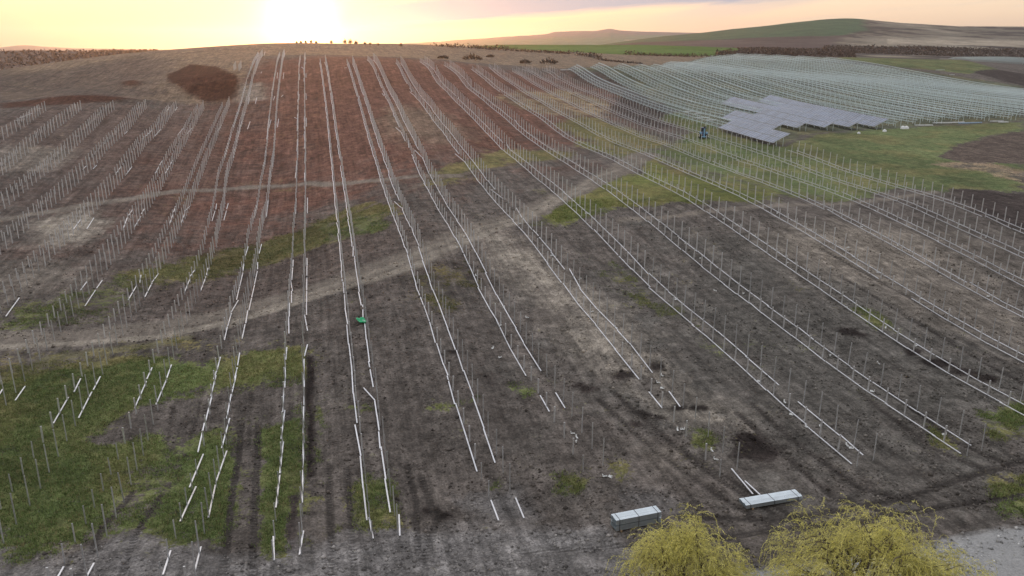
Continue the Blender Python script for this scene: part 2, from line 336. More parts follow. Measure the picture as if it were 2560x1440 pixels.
def poly_mask(pix, amp=6.0, world=False):
    P = [tuple(q) for q in pix] if world else [tuple(at(*q)[:2]) for q in pix]
    bx = np.array(P); lo = bx.min(0)-amp; hi = bx.max(0)+amp
    sel = np.where((GXv > lo[0]) & (GXv < hi[0]) & (GYv > lo[1]) & (GYv < hi[1]))[0]
    o = np.zeros(len(GXv))
    if len(sel):
        for (wx, wy), k in zip(W1, (1.2, 1.5, 1.2, 1.6, 2.0, .8)):
            o[sel] += inside(GXv[sel]+wx[sel]*amp*k*2, GYv[sel]+wy[sel]*amp*k*2, P)/6
    return o
def track_mask(pix, width, amp=1.0, world=False):
    P = np.array([q for q in pix] if world else [at(*q)[:2] for q in pix]); lo = P.min(0)-width*2-3; hi = P.max(0)+width*2+3
    sel = np.where((GXv > lo[0]) & (GXv < hi[0]) & (GYv > lo[1]) & (GYv < hi[1]))[0]; o = np.zeros(len(GXv))
    if not len(sel): return o
    x = GXv[sel]+W1[0][0][sel]*amp*2; y = GYv[sel]+W1[0][1][sel]*amp*2; d = np.full(len(sel), 1e9)
    for a, b in zip(P[:-1], P[1:]):
        ab = b-a; L2 = ab@ab; tt = np.clip(((x-a[0])*ab[0]+(y-a[1])*ab[1])/L2, 0, 1)
        d = np.minimum(d, np.hypot(x-a[0]-tt*ab[0], y-a[1]-tt*ab[1]))
    q = np.clip((width/2-d)/(width*.25)+.5, 0, 1); o[sel] = q; return o
SOIL = np.array([.124, .108, .095]); GLOW_SOIL = np.array([.165, .085, .063]); DARK = np.array([.058, .046, .042]); TAN = np.array([.215, .165, .118])  # the red soil tone has some of the sun's glare mixed in
GRASS = np.array([.086, .114, .042]); GRASSR = np.array([.088, .122, .050]); OLIVE = np.array([.112, .118, .050]); PALE = np.array([.285, .252, .208])
DUST = np.array([.185, .161, .134]); CLAY = np.array([.225, .215, .206]); GRAVEL = np.array([.44, .44, .43]); DRYG = np.array([.200, .185, .110])
n0 = len(GXv); EVEN = np.zeros(n0); GCOL = np.repeat(GRASS[None], n0, 0); COL = np.repeat(SOIL[None], n0, 0); GRA = np.zeros(n0); CLY = np.zeros(n0); RUT = np.zeros(n0)
lum = fbm(GXv*.035, GYv*.02, 4)[:, None]; COL = COL*(.75+.5*lum)
def lay(m, col, s=1.0, grass=None, clay=None):
    global COL, GRA, CLY, GCOL
    k = np.clip(m*s, 0, 1)
    if grass:
        on = np.clip(m*4, 0, 1)[:, None]; GCOL = GCOL*(1-on)+np.asarray(col)*on; GRA = np.maximum(GRA*(1-k), k*grass)
    else:
        COL = COL*(1-k[:, None])+np.asarray(col)*k[:, None]; GRA = GRA*(1-k); CLY = CLY*(1-k)+(clay or 0)*k
def L(pix, col, amp=4.0, s=1.0, grass=None, clay=None): lay(poly_mask(pix, amp), col, s, grass, clay)
# broad soils of the hill; upper slope reddened partly to paint in sunset glare
L([(1700, 560), (2600, 640), (2700, 1300), (2000, 1250), (1500, 1000), (1500, 760)], np.array([.114, .108, .096]), 25, .8)
L([(250, 640), (900, 520), (1200, 620), (900, 720), (500, 780), (200, 760)], SOIL*np.array([1.0, .88, .85]), 20, .7)
L([(560, 300), (610, 200), (660, 146), (800, 142), (1060, 152), (1400, 178), (1560, 240), (1480, 330), (1300, 400), (1100, 430), (900, 470), (700, 560), (520, 640), (430, 560), (520, 440)], GLOW_SOIL, 26, .95)
L([(300, 300), (560, 250), (560, 440), (430, 560), (250, 640), (120, 600), (200, 470)], GLOW_SOIL*.8, 22, .7)
L([(0, 265), (560, 262), (500, 330), (300, 420), (100, 520), (0, 560)], SOIL*.98*np.array([1.1, .95, .92]), 18, .8)
# dry grass of the crest
far = [tuple(pt(u, 105, d)[:2]) for u, d in ((-500, 420), (-500, 900), (3000, 1000), (1900, 760), (1790, 600))]
edge = [(1780, 141), (1620, 164), (1420, 171), (1300, 164), (1200, 158), (1060, 147), (900, 141), (800, 136), (650, 140), (615, 190), (592, 248), (500, 258), (330, 250), (0, 252), (-150, 262)]
lay(poly_mask(far+[tuple(at(*q)[:2]) for q in edge], 4, True), TAN, 1)
n5 = fbm(GXv*.05, GYv*.05, 5); lay(poly_mask(far+[tuple(at(*q)[:2]) for q in edge], 4, True)*np.clip((n5-.45)*5, 0, 1), DRYG*.85, .6, .4)
L([(-200, 205), (0, 192), (200, 165), (330, 140), (430, 150), (420, 200), (450, 245), (300, 250), (-200, 262)], np.array([.118, .094, .079]), 12, .85)
L([(-200, 215), (60, 225), (200, 240), (240, 225), (120, 205), (-200, 195)], np.array([.105, .085, .072]), 8, .7)
L([(0, 190), (60, 195), (170, 230), (90, 255), (0, 250)], DRYG*.8, 4, .7, .3)
L([(420, 186), (478, 160), (545, 166), (602, 206), (590, 246), (520, 256), (470, 238), (420, 206)], np.array([.056, .027, .020]), 1.6, 1)
L([(0, 258), (200, 248), (232, 234), (345, 254), (180, 260), (0, 272)], GLOW_SOIL*.5, 2, 1)
L([(298, 215), (325, 203), (350, 216), (320, 220)], GLOW_SOIL*.5, 1.5, 1)
L([(130, 232), (240, 222), (330, 238), (200, 246)], SOIL*.8, 3, .5)
L([(600, 215), (655, 205), (665, 250), (590, 255)], PALE*.9, 2, .8)
L([(930, 295), (1010, 255), (1130, 290), (1170, 350), (1060, 370), (960, 330)], DUST*np.array([1.05, .92, .82]), 8, .8)
# grass strips and patches, upper slope
L([(1230, 245), (1300, 225), (1420, 222), (1560, 265), (1500, 300), (1380, 290), (1290, 270)], DRYG, 5, .9, .6)
L([(660, 270), (830, 250), (850, 400), (690, 400)], OLIVE*np.array([1.2, .9, .8]), 8, .45, .35)
L([(1050, 470), (1090, 430), (1190, 395), (1260, 370), (1430, 378), (1440, 395), (1300, 410), (1210, 430), (1120, 460)], OLIVE, 4, .95, .9)
L([(1420, 360), (1480, 340), (1660, 380), (1800, 440), (1960, 480), (1890, 505), (1700, 510), (1560, 520), (1400, 560), (1320, 560), (1390, 500), (1480, 470), (1560, 440), (1610, 420), (1540, 390)], GRASSR*np.array([1.1, 1.0, .75]), 5, .95, .9)
L([(1380, 310), (1480, 290), (1600, 330), (1700, 370), (1900, 460), (1700, 430), (1500, 360)], OLIVE*.95, 5, 1, .85)
L([(1640, 380), (1800, 345), (1960, 380), (2150, 470), (2100, 510), (1980, 490), (1850, 470), (1740, 430)], GRASSR*np.array([1.05, 1.0, .85]), 5, 1, .9)
L([(1540, 240), (1600, 225), (1700, 280), (1780, 300), (1800, 330), (1960, 372), (2010, 340), (2230, 312), (2560, 300), (2560, 480), (2350, 480), (2250, 468), (2150, 500), (1980, 480), (1800, 440), (1640, 380), (1720, 330)], GRASSR, 4, .97, .95)
L([(1560, 232), (1700, 275), (1640, 300), (1700, 320), (1620, 320), (1520, 270)], DARK, 3, .9)
# under the racks: thin grass on dark soil
rk = [(1424, 178), (1560, 225), (1700, 280), (1800, 318), (1950, 365), (2010, 338), (2230, 318), (2560, 302), (2560, 215), (2250, 170), (2080, 143), (1780, 141), (1620, 163)]
L(rk, np.array([.075, .098, .062]), 3, .95, .7)
L([(1430, 180), (1700, 280), (1560, 215), (1500, 180)], DARK*1.2, 3, .8)
L([(2020, 148), (2200, 158), (2240, 168), (2100, 160)], DARK, 3, .8)
L([(2090, 146), (2250, 140), (2400, 150), (2500, 175), (2420, 185), (2250, 168)], GRASSR*.9, 3, .95, .95)
L([(2430, 180), (2480, 172), (2600, 190), (2600, 225), (2500, 200)], DARK*.9, 3, .95)
L([(2340, 392), (2400, 362), (2470, 340), (2600, 322), (2600, 412), (2420, 408)], SOIL*np.array([.95, .85, .8]), 3, 1)
L([(2355, 470), (2420, 470), (2600, 490), (2600, 580), (2500, 560), (2400, 500)], DARK*1.05, 3, .95)
L([(2330, 410), (2480, 430), (2600, 470), (2600, 440), (2450, 405)], DRYG*.9, 3, .5, .5)
# mid slope
L([(230, 720), (330, 690), (440, 640), (620, 605), (760, 570), (930, 500), (1010, 530), (900, 590), (740, 640), (560, 690), (420, 715), (300, 740)], OLIVE*.95, 4, .95, .85)
L([(360, 520), (480, 470), (520, 490), (420, 560)], OLIVE*.85, 3, .5, .5)
L([(0, 790), (120, 740), (300, 720), (330, 760), (200, 820), (0, 850)], GRASS, 5, .8, .6)
L([(480, 440), (700, 440), (840, 470), (700, 480), (500, 475)], OLIVE*.8, 3, .5, .5)
L([(980, 680), (1090, 650), (1210, 650), (1220, 710), (1120, 800), (1060, 790), (1040, 720)], OLIVE*.8, 4, .7, .55)
L([(1490, 640), (1600, 690), (1720, 790), (1690, 830), (1590, 760), (1500, 690)], GRASS*.95, 5, .75, .6)
L([(1620, 600), (1850, 560), (1880, 620), (1820, 720), (1700, 700)], OLIVE*.75, 6, .35, .4)
L([(2110, 755), (2180, 770), (2250, 830), (2160, 820)], GRASS*1.05, 3, .9, .8)
L([(1700, 860), (1900, 840), (2020, 880), (1800, 920)], GRASS*.95, 5, .6, .5)
L([(1960, 700), (2010, 690), (2060, 740), (2000, 740)], GRASS, 3, .6, .6)
L([(60, 560), (200, 515), (260, 560), (200, 620), (90, 600)], PALE*1.15, 4, .97)
L([(0, 680), (120, 640), (230, 680), (120, 740), (0, 760)], DUST*1.15, 6, .8)
L([(0, 370), (200, 370), (180, 400), (90, 430), (0, 430)], DUST*1.3, 4, .8)
L([(60, 340), (200, 330), (240, 370), (0, 400)], DRYG*.8, 4, .6, .3)
L([(1950, 600), (2100, 560), (2250, 575), (2350, 650), (2220, 700), (2060, 670)], PALE*1.0, 6, .95)
L([(1900, 600), (2100, 540), (2500, 600), (2600, 700), (2600, 900), (2300, 800), (2000, 680)], DUST*1.1, 10, .75)
L([(1180, 570), (1290, 600), (1420, 700), (1560, 800), (1600, 860), (1520, 850), (1400, 760), (1260, 670)], PALE*1.15, 6, .97)
L([(1380, 780), (1500, 830), (1620, 900), (1740, 1000), (1850, 1060), (1780, 1070), (1640, 960), (1480, 880)], PALE*1.1, 5, .95)
# the farm track and its branches
for pth, wd, c, s in [([(-60, 862), (150, 852), (330, 828), (520, 800), (700, 755), (900, 690), (1080, 625), (1230, 560), (1380, 500), (1500, 450), (1620, 385)], 5.0, DUST*1.2, .85),
                      ([(-60, 878), (200, 862), (420, 838), (640, 790), (860, 722), (1050, 650), (1200, 590), (1330, 530), (1460, 470)], 1.3, PALE*1.05, .95),
                      ([(560, 820), (760, 740), (960, 668), (1150, 592), (1290, 535), (1420, 475), (1540, 425)], 1.1, PALE*1.0, .9),
                      ([(-60, 560), (120, 528), (260, 500), (450, 480), (620, 470), (760, 460), (960, 452), (1150, 440)], 2.0, DUST*1.3, .95),
                      ([(1560, 552), (1700, 540), (1850, 520), (2050, 512), (2200, 500), (2330, 480)], 1.6, DUST*1.2, .85),
                      ([(-60, 990), (130, 900), (330, 870), (470, 845)], 1.6, DRYG*.9, .7),
                      ([(860, 540), (1000, 480), (1180, 430), (1400, 400)], 1.4, DUST, .5)]:
    tm_ = track_mask(pth, wd, 1.5); lay(tm_, c, s); EVEN = np.maximum(EVEN, tm_*.45)
# near left green field and its bare strips
L([(-80, 905), (130, 905), (300, 880), (470, 905), (620, 890), (770, 850), (772, 1390), (660, 1400), (520, 1340), (430, 1375), (330, 1320), (200, 1350), (90, 1390), (-80, 1410)], GRASS, 3, 1, .92)
L([(200, 1085), (300, 1050), (360, 1012), (450, 985), (560, 962), (770, 945), (770, 1010), (700, 1060), (560, 1070), (470, 1100), (420, 1130), (380, 1080), (280, 1105)], SOIL*1.05, 2, .95)
L([(-80, 900), (250, 870), (480, 840), (640, 870), (420, 880), (200, 915), (-80, 960)], OLIVE*1.15, 4, .6, .7)
L([(350, 1150), (430, 1120), (440, 1170), (380, 1260), (330, 1300), (240, 1340), (250, 1250)], DUST*.7, 3, .7)
L([(40, 1330), (180, 1300), (200, 1380), (60, 1400)], DUST*.65, 3, .6)
L([(575, 1060), (655, 1060), (665, 1400), (560, 1400), (590, 1200)], SOIL*.95, 1.2, .85)
L([(764, 890), (784, 890), (788, 1190), (766, 1200)], DARK*.5, .35, .97)
L([(725, 1240), (745, 1240), (745, 1380), (718, 1385)], DARK*.8, .5, .9)
L([(880, 1205), (990, 1195), (1000, 1330), (930, 1345), (890, 1330)], GRASS*1.0, 1.6, .95, .85)
L([(830, 1290), (880, 1290), (880, 1350), (830, 1350)], GRASS*.8, 1.5, .7, .6)
for q in [[(1040, 1010), (1200, 985), (1210, 1000), (1050, 1025)], [(1270, 960), (1330, 960), (1330, 990), (1280, 995)], [(860, 1020), (920, 1008), (920, 1022), (865, 1035)],
          [(1725, 1072), (1795, 1078), (1798, 1120), (1740, 1125)], [(1220, 1195), (1250, 1200), (1240, 1240), (1215, 1235)], [(1500, 1150), (1560, 1160), (1545, 1215), (1520, 1200)],
          [(2320, 1060), (2400, 1100), (2420, 1150), (2330, 1110)], [(2430, 1030), (2600, 980), (2600, 1080), (2500, 1110)], [(2470, 1190), (2600, 1180), (2600, 1290), (2500, 1290)],
          [(820, 560), (990, 530), (960, 580), (830, 600)], [(1380, 1160), (1470, 1200), (1440, 1260), (1390, 1230)]]:
    L(q, GRASS, 1.6, .85, .75)
# small burrow holes, their dark insides painted into the soil colour
for u, v, r in [(1210, 940, .5), (1225, 958, .4), (1450, 962, .6), (1470, 975, .8), (1560, 940, .9), (1640, 915, .8), (1600, 1030, .5), (1620, 1040, .5), (1655, 1045, .5), (1590, 1062, .6), (1695, 1020, .5),
                (1745, 1018, .5), (1760, 1020, .4), (2120, 830, .9), (2150, 838, .8), (2350, 910, 1.3), (2410, 930, 1.2), (2460, 945, 1.0), (2280, 880, .9), (1130, 880, .4), (1900, 1130, 1.6), (1870, 1100, 1.2), (1080, 1275, .6), (1100, 1290, .6)]:
    c = at(u, v)[:2]; k = [(c[0]+r*math.cos(a)*random.uniform(.7, 1.5)*1.3, c[1]+r*math.sin(a)*random.uniform(.6, 1.2)) for a in np.linspace(0, 6.28, 9)[:-1]]
    lay(poly_mask(k, .5, True), DARK*.5, .95)
# wheel ruts between the rows, the turning place at the near edge, pale cracked clay and the gravel road
for pth, wd in [([(600, 1060), (585, 1220), (560, 1440)], .55), ([(642, 1060), (640, 1230), (632, 1440)], .55), ([(822, 1160), (828, 1290), (830, 1440)], .5), ([(868, 1170), (880, 1300), (890, 1440)], .5),
                ([(1050, 1190), (1090, 1300), (1060, 1400)], .6), ([(1015, 1160), (1040, 1260), (1045, 1380)], .5), ([(400, 1240), (340, 1330), (300, 1440)], .5), ([(330, 1230), (250, 1330), (200, 1440)], .5),
                ([(1500, 1000), (1640, 1130), (1800, 1240), (1950, 1330)], .6), ([(1540, 985), (1700, 1120), (1860, 1220), (2000, 1300)], .6), ([(1640, 1080), (1800, 1200), (1950, 1290)], .6),
                ([(1880, 1010), (2000, 1110), (2150, 1220), (2300, 1260)], .7), ([(1840, 1030), (1960, 1130), (2080, 1240), (2250, 1290)], .7), ([(2200, 960), (2400, 1110), (2560, 1180)], .6),
                ([(2150, 980), (2330, 1120), (2560, 1215)], .6), ([(1700, 1290), (1950, 1300), (2250, 1250), (2560, 1150)], .7), ([(1300, 1380), (1700, 1350), (2100, 1310), (2560, 1240)], .7), ([(2050, 620), (2300, 760), (2560, 900)], .6),
                ([(2100, 690), (2300, 810), (2560, 960)], .6)]:
    m_ = track_mask(pth, wd*.85, .2); lay(m_, SOIL*.5, .8); RUT = np.maximum(RUT, m_)
L([(-120, 1410), (60, 1395), (200, 1380), (300, 1325), (400, 1335), (500, 1370), (640, 1385), (820, 1370), (950, 1320), (1100, 1330), (1250, 1310), (1400, 1330), (1520, 1310), (1600, 1380), (1620, 1600), (-200, 1600)], CLAY, 2.2, .8, 0, .9)
L([(1120, 1240), (1280, 1220), (1330, 1290), (1180, 1300)], CLAY*.8, 2, .75, 0, .7)
L([(1330, 1330), (1450, 1335), (1460, 1370), (1300, 1380)], CLAY*1.25, 1.5, .8, 0, 1)
L([(1560, 1100), (1680, 1120), (1720, 1180), (1600, 1180)], DUST*.85, 3, .5)
L([(1540, 1230), (1680, 1240), (1720, 1290), (1560, 1280)], CLAY*.75, 2, .6, 0, .5)
L([(1600, 1360), (1850, 1340), (2100, 1330), (2300, 1290), (2420, 1310), (2300, 1360), (2050, 1400), (1700, 1420)], SOIL*.75, 2, .7)
gv_ = poly_mask([(1780, 1500), (1840, 1428), (2050, 1412), (2250, 1378), (2400, 1342), (2480, 1325), (2620, 1312), (2700, 1600), (1750, 1620)], .7); lay(gv_, GRAVEL*.80, 1); EVEN = np.maximum(EVEN, gv_*.9)
# natural unevenness: drier and lusher grass, patchy soil, lanes harrowed along the rows
g1 = fbm(GXv*.09+5, GYv*.07, 4)[:, None]; g2 = np.clip((fbm(GXv*.14+40, GYv*.14+3, 4)-.45)*5, 0, 1)[:, None]
GCOL = GCOL*1.15*(.55+.9*g1)*(1-.45*g2)+np.array([.150, .148, .062])*.45*g2*(.6+.8*g1)
GRA = GRA*(.80+.40*fbm(GXv*.22+9, GYv*.22, 3))
lane = fbm(GXv*1.1+2, GYv*.035, 4); COL = COL*((.76+.48*fbm(GXv*.30, GYv*.16, 5))*(.76+.48*lane)*(1-EVEN)+EVEN)[:, None]
# small relief: clods, ruts, the spoil pit and heap
fade = np.clip(1-(np.hypot(GXv, GYv)-150)/200, .25, 1)
GZr = GZv+(fbm(GXv*.9, GYv*.9, 5)-.5)*.12*fade*(.5+.5*(1-GRA))-RUT*.07
pc = at(525, 205); hc = at(325, 214); sc2 = at(220, 250)
pm_ = np.exp(-(((GXv-pc[0])/14)**2+((GYv-pc[1])/16)**2)**2); GZr = GZr+pm_*(1.0+3.0*(fbm(GXv*.16, GYv*.16, 4)-.5))+1.5*np.exp(-(((GXv-hc[0])/5)**2+((GYv-hc[1])/7)**2))
GZr = GZr+1.2*np.exp(-(((GXv-sc2[0])/14)**2+((GYv-sc2[1])/4)**2))
nr = len(ys); idx = np.arange(nr*NCOL).reshape(nr, NCOL)
Fq = np.stack([idx[:-1, :-1], idx[:-1, 1:], idx[1:, 1:], idx[1:, :-1]], -1).reshape(-1, 4)
gme = mesh_np('ground', np.c_[GXv, GYv, GZr], Fq, [M['earth']], True, {'Col': COL, 'GrassCol': GCOL, 'grass': GRA, 'clay': CLY, 'even': EVEN, 'rut': RUT})
tag(link('ground', gme), kind='structure')

# loose clods of earth and grass tufts on the near ground
near_ = np.where((np.hypot(GXv, GYv) < 125) & (GYv > 33))[0]
def scatter(sel, n, r):
    wgt = (np.hypot(GXv[sel], GYv[sel])/60)**.6; i = r.choice(sel, n, p=wgt/wgt.sum()); return i, GXv[i]+r.normal(0, .15, n), GYv[i]+r.normal(0, .15, n), GZr[i]
def stuff_material(name):
    m, t, b = newmat(name); a = N(t, 'ShaderNodeAttribute', attribute_name='Col'); Lk(t, a.outputs['Color'], b.inputs['Base Color']); b.inputs['Roughness'].default_value = .95; b.inputs['Specular IOR Level'].default_value = .1; return m
r_ = np.random.default_rng(21); n_ = 60000
i_, x_, y_, z_ = scatter(near_[GRA[near_] < .35], n_, r_); keep = fbm(x_*.35, y_*.35, 3) > .40; i_, x_, y_, z_ = i_[keep], x_[keep], y_[keep], z_[keep]; n_ = len(i_)
O8 = np.array([(1, 0, 0), (0, 1, 0), (-1, 0, 0), (0, -1, 0), (0, 0, 1), (0, 0, -.6)], float); F8 = np.array([(0, 1, 4), (1, 2, 4), (2, 3, 4), (3, 0, 4), (1, 0, 5), (2, 1, 5), (3, 2, 5), (0, 3, 5)])
s_ = r_.gamma(2.0, .024, n_)+.02; s_ = np.minimum(s_, .22); V_ = O8[None]*s_[:, None, None]*r_.uniform(.6, 1.3, (n_, 6, 3)); V_ += np.stack([x_, y_, z_+s_*.2], -1)[:, None]
cl_ = COL[i_]*r_.choice([.55, .9, 1.3, 1.9], n_, p=[.17, .38, .30, .15])[:, None]; 
me_ = mesh_np('clods', V_.reshape(-1, 3), (F8[None]+np.arange(n_)[:, None, None]*6).reshape(-1, 3), [stuff_material('clod')], False, {'Col': np.repeat(cl_, 6, 0)})
tag(link('clods', me_), 'loose clods of earth strewn over the near field', 'clods', kind='stuff')
n_ = 70000; sel_ = near_[GRA[near_] > .30]; i_, x_, y_, z_ = scatter(sel_, n_, r_); keep = (fbm(x_*.5, y_*.5, 4)-.5)*1.6+GRA[i_] > .45; i_, x_, y_, z_ = i_[keep], x_[keep], y_[keep], z_[keep]; n_ = len(i_); NB = 4
a_ = r_.uniform(0, 6.283, (n_, NB)); h_ = r_.uniform(.06, .20, (n_, NB)); ln_ = r_.uniform(.3, 1.0, (n_, NB))*h_; w_ = r_.uniform(.012, .03, (n_, NB))
ox = r_.normal(0, .10, (n_, NB)); oy = r_.normal(0, .10, (n_, NB)); B0 = np.stack([x_[:, None]+ox, y_[:, None]+oy, np.repeat(z_[:, None]-.02, NB, 1)], -1)
dv = np.stack([np.cos(a_), np.sin(a_), 0*a_], -1); pv_ = np.stack([-np.sin(a_), np.cos(a_), 0*a_], -1)*w_[..., None]; TP = B0+dv*ln_[..., None]+np.array([0, 0, 1])*h_[..., None]
V_ = np.stack([B0-pv_, B0+pv_, TP], 2).reshape(-1, 3); gcol = GCOL[i_]*np.array([1.22, 1.24, 1.1])*r_.uniform(.5, 1.6, (n_, 1)); dry = r_.random(n_) < .14; gcol[dry] = np.array([.22, .19, .09])
me_ = mesh_np('grass', V_, np.arange(len(V_)).reshape(-1, 3), [stuff_material('grass_blade')], False, {'Col': np.repeat(gcol, NB*3, 0)})
tag(link('grass', me_), 'short green grass on the near left field', 'grass', kind='stuff')
# ------------------------------------------------------------------ distant land
def land_material(name):
    m, t, b = newmat(name)
    a = N(t, 'ShaderNodeAttribute', attribute_name='Col')
    c = mixc(t, 1.0, a.outputs['Color'], ramp(t, noise(t, .02, 5.0, .7), [(.3, .75), (.7, 1.25)]), 'MULTIPLY')
    c = mixc(t, 1.0, c, ramp(t, noise(t, .15, 5.0, .75), [(.3, .7), (.7, 1.3)]), 'MULTIPLY')
    Lk(t, c, b.inputs['Base Color']); b.inputs['Roughness'].default_value = 1; b.inputs['Specular IOR Level'].default_value = .05
    return m
M['land'] = land_material('distant_land')
def land(name, us, D0, D1, foot, sky, colf, nd=60, back=.25, power=.8, rough=2.0, nu=320):
    "a hill: slopes up from its foot line at distance D0 to its skyline at D1 and falls away behind"
    uu = np.linspace(us[0], us[1], nu); ds = np.concatenate([np.linspace(D0, D1, nd), np.linspace(D1, D1*(1+back), 10)[1:]])
    vf = np.interp(uu, *zip(*foot)); vs = np.interp(uu, *zip(*sky))
    k = np.exp(-((np.arange(-6, 7))/3.)**2); k /= k.sum()
    sm = lambda a: np.convolve(np.pad(a, 6, mode='edge'), k, 'valid')
    vf, vs = sm(vf), sm(vs); V = []; CO = []
    for d in ds:
        s = min((d-D0)/(D1-D0), 1.0); v = vf+(vs-vf)*s**power
        if d > D1: v = vs+(d-D1)/(D1*back)*60
        P = EYE+d*np.array([ray(a, b_) for a, b_ in zip(uu, v)])
        P[:, 2] += (fbm(P[:, 0]*.012, P[:, 1]*.012, 4)-.5)*rough*(1-s*.6)
        V.append(P); CO.append(colf(uu, v, P[:, 0], P[:, 1], s))
    V = np.concatenate(V); nr_ = len(ds); ix = np.arange(nr_*nu).reshape(nr_, nu)
    Fq_ = np.stack([ix[:-1, :-1], ix[:-1, 1:], ix[1:, 1:], ix[1:, :-1]], -1).reshape(-1, 4)
    o = link(name, mesh_np(name, V, Fq_, [M['land']], True, {'Col': np.concatenate(CO)})); tag(o, kind='structure'); return o
def cm(a, b, k): k = np.clip(k, 0, 1)[:, None]; return np.asarray(a)*(1-k)+np.asarray(b)*k
BRN = np.array([.125, .098, .085]); WOOD = np.array([.050, .040, .038]); GRN = np.array([.085, .135, .060]); SCR = np.array([.190, .165, .130]); PFLD = np.array([.40, .35, .27])
def col_green_hill(u, v, x, y, s):
    n = fbm(x*.004+3, y*.004, 4); n2 = fbm(x*.018, y*.018+7, 4)
    c = cm(np.array([.078, .060, .056]), np.array([.120, .094, .084]), (n-.4)*5)                       # ploughed foot
    edge_v = np.interp(u, [1400, 1700, 1900, 2130, 2300], [118, 104, 96, 87, 84])+(n-.5)*10
    c = cm(c, np.array([.064, .112, .062])*1.0, (edge_v-v)/2)                                           # green crown
    scrub = cm(np.array([.170, .150, .118]), np.array([.060, .052, .046]), (n2-.47)*14); scrub = cm(scrub, np.array([.26, .23, .18]), (n-.55)*12)
    c = cm(c, scrub, (u-2140+(n-.5)*140+(v-60)*1.2)/30)
    c = cm(c, np.array([.36, .31, .24]), np.where((u > 2220) & (np.abs(v-103-(u-2300)*.02-(n-.5)*10) < 6.5), (n2-.25)*6, 0))
    return cm(c, np.array([.045, .037, .035]), np.where((u > 2150) & (np.abs(v-121-(n-.5)*14) < 8), (n2-.36)*10, 0))
land('hill', (1400, 3100), 960, 1900, [(1400, 130), (1500, 126), (1700, 125), (1900, 132), (2150, 142), (2400, 152), (2560, 162), (3100, 185)],
     [(1400, 130), (1500, 112), (1600, 98), (1700, 87), (1800, 76), (1900, 66), (2000, 54), (2060, 48), (2110, 45), (2150, 47), (2200, 52), (2260, 58), (2330, 62), (2400, 66), (2560, 67), (2800, 66), (3100, 75)], col_green_hill, nd=90, power=.85, rough=6)
def col_range(u, v, x, y, s):
    n = fbm(x*.0016, y*.0016, 4); c = cm(np.array([.12, .18, .12]), np.array([.15, .14, .14]), (s-.5)*5+(n-.5)*5)
    return cm(c, PFLD*.9, ((u > 1560)*1.0)*((v > 100)*1.0)*np.clip((n-.45)*9, 0, 1)*.7)
land('far_range', (950, 1900), 2600, 4600, [(950, 118), (1900, 122)], [(950, 112), (1080, 105), (1150, 100), (1250, 93), (1370, 85), (1380, 80), (1440, 78), (1490, 78), (1515, 73), (1530, 72), (1545, 76), (1600, 79), (1700, 81), (1900, 84)], col_range, rough=10)
def col_field(u, v, x, y, s):
    n = fbm(x*.01, y*.01, 3); return cm(np.array([.085, .150, .035]), np.array([.10, .165, .045]), (n-.4)*4)
land('green_field', (1180, 1890), 620, 880, [(1180, 140), (1430, 140), (1640, 138), (1890, 144)], [(1180, 116), (1250, 112), (1600, 112), (1750, 116), (1840, 120), (1890, 134)], col_field, rough=1.0, back=.15)
VF = [(1780, 142), (2050, 150), (2140, 153), (2400, 162), (2560, 168), (3100, 195)]; VS = [(1780, 127), (1900, 124), (2050, 127), (2140, 133), (2400, 141), (2560, 147), (3100, 165)]
def col_valley(u, v, x, y, s):
    n = fbm(x*.02, y*.02, 4); c = cm(np.array([.055, .045, .042]), np.array([.10, .085, .075]), (n-.45)*6)
    c = cm(c, np.array([.30, .26, .20]), np.clip((u-2040)/90, 0, 1)*np.clip((2350-u)/90, 0, 1)*np.clip((3.2-np.abs(v-141))*.8, 0, 1)*np.clip((n-.3)*5, 0, 1))
    return cm(c, np.array([.16, .145, .13]), np.where(u > 2350, (n-.4)*6, 0))
land('valley', (1780, 3100), 640, 960, VF, VS, col_valley, rough=1.5, back=.12)
def col_wood(u, v, x, y, s):
    n = fbm(x*.03, y*.03, 5); return cm(np.array([.10, .078, .070]), np.array([.165, .135, .115]), (n-.45)*6)
land('wooded_hill', (-700, 520), 560, 900, [(-700, 230), (0, 215), (250, 170), (520, 140)], [(-700, 122), (0, 127), (60, 125), (130, 126), (250, 128), (330, 126), (390, 126), (450, 126), (520, 128)], col_wood, rough=3)
def col_blue(u, v, x, y, s): return np.repeat(np.array([[.14, .15, .15]]), len(u), 0)
land('blue_range', (-700, 700), 4600, 5400, [(-700, 130), (700, 130)], [(-700, 118), (-100, 121), (0, 119), (40, 114), (65, 113), (110, 117), (200, 121), (400, 124), (700, 128)], col_blue, rough=10)
pl = MB(); k = 64; pl.add([(6400*math.cos(2*math.pi*i/k), 6400*math.sin(2*math.pi*i/k), -112) for i in range(k)], [tuple(range(k))])
tag(pl.build('plain', plain('plain_earth', (.13, .125, .08), 1, 0, .3, .004)), kind='structure')

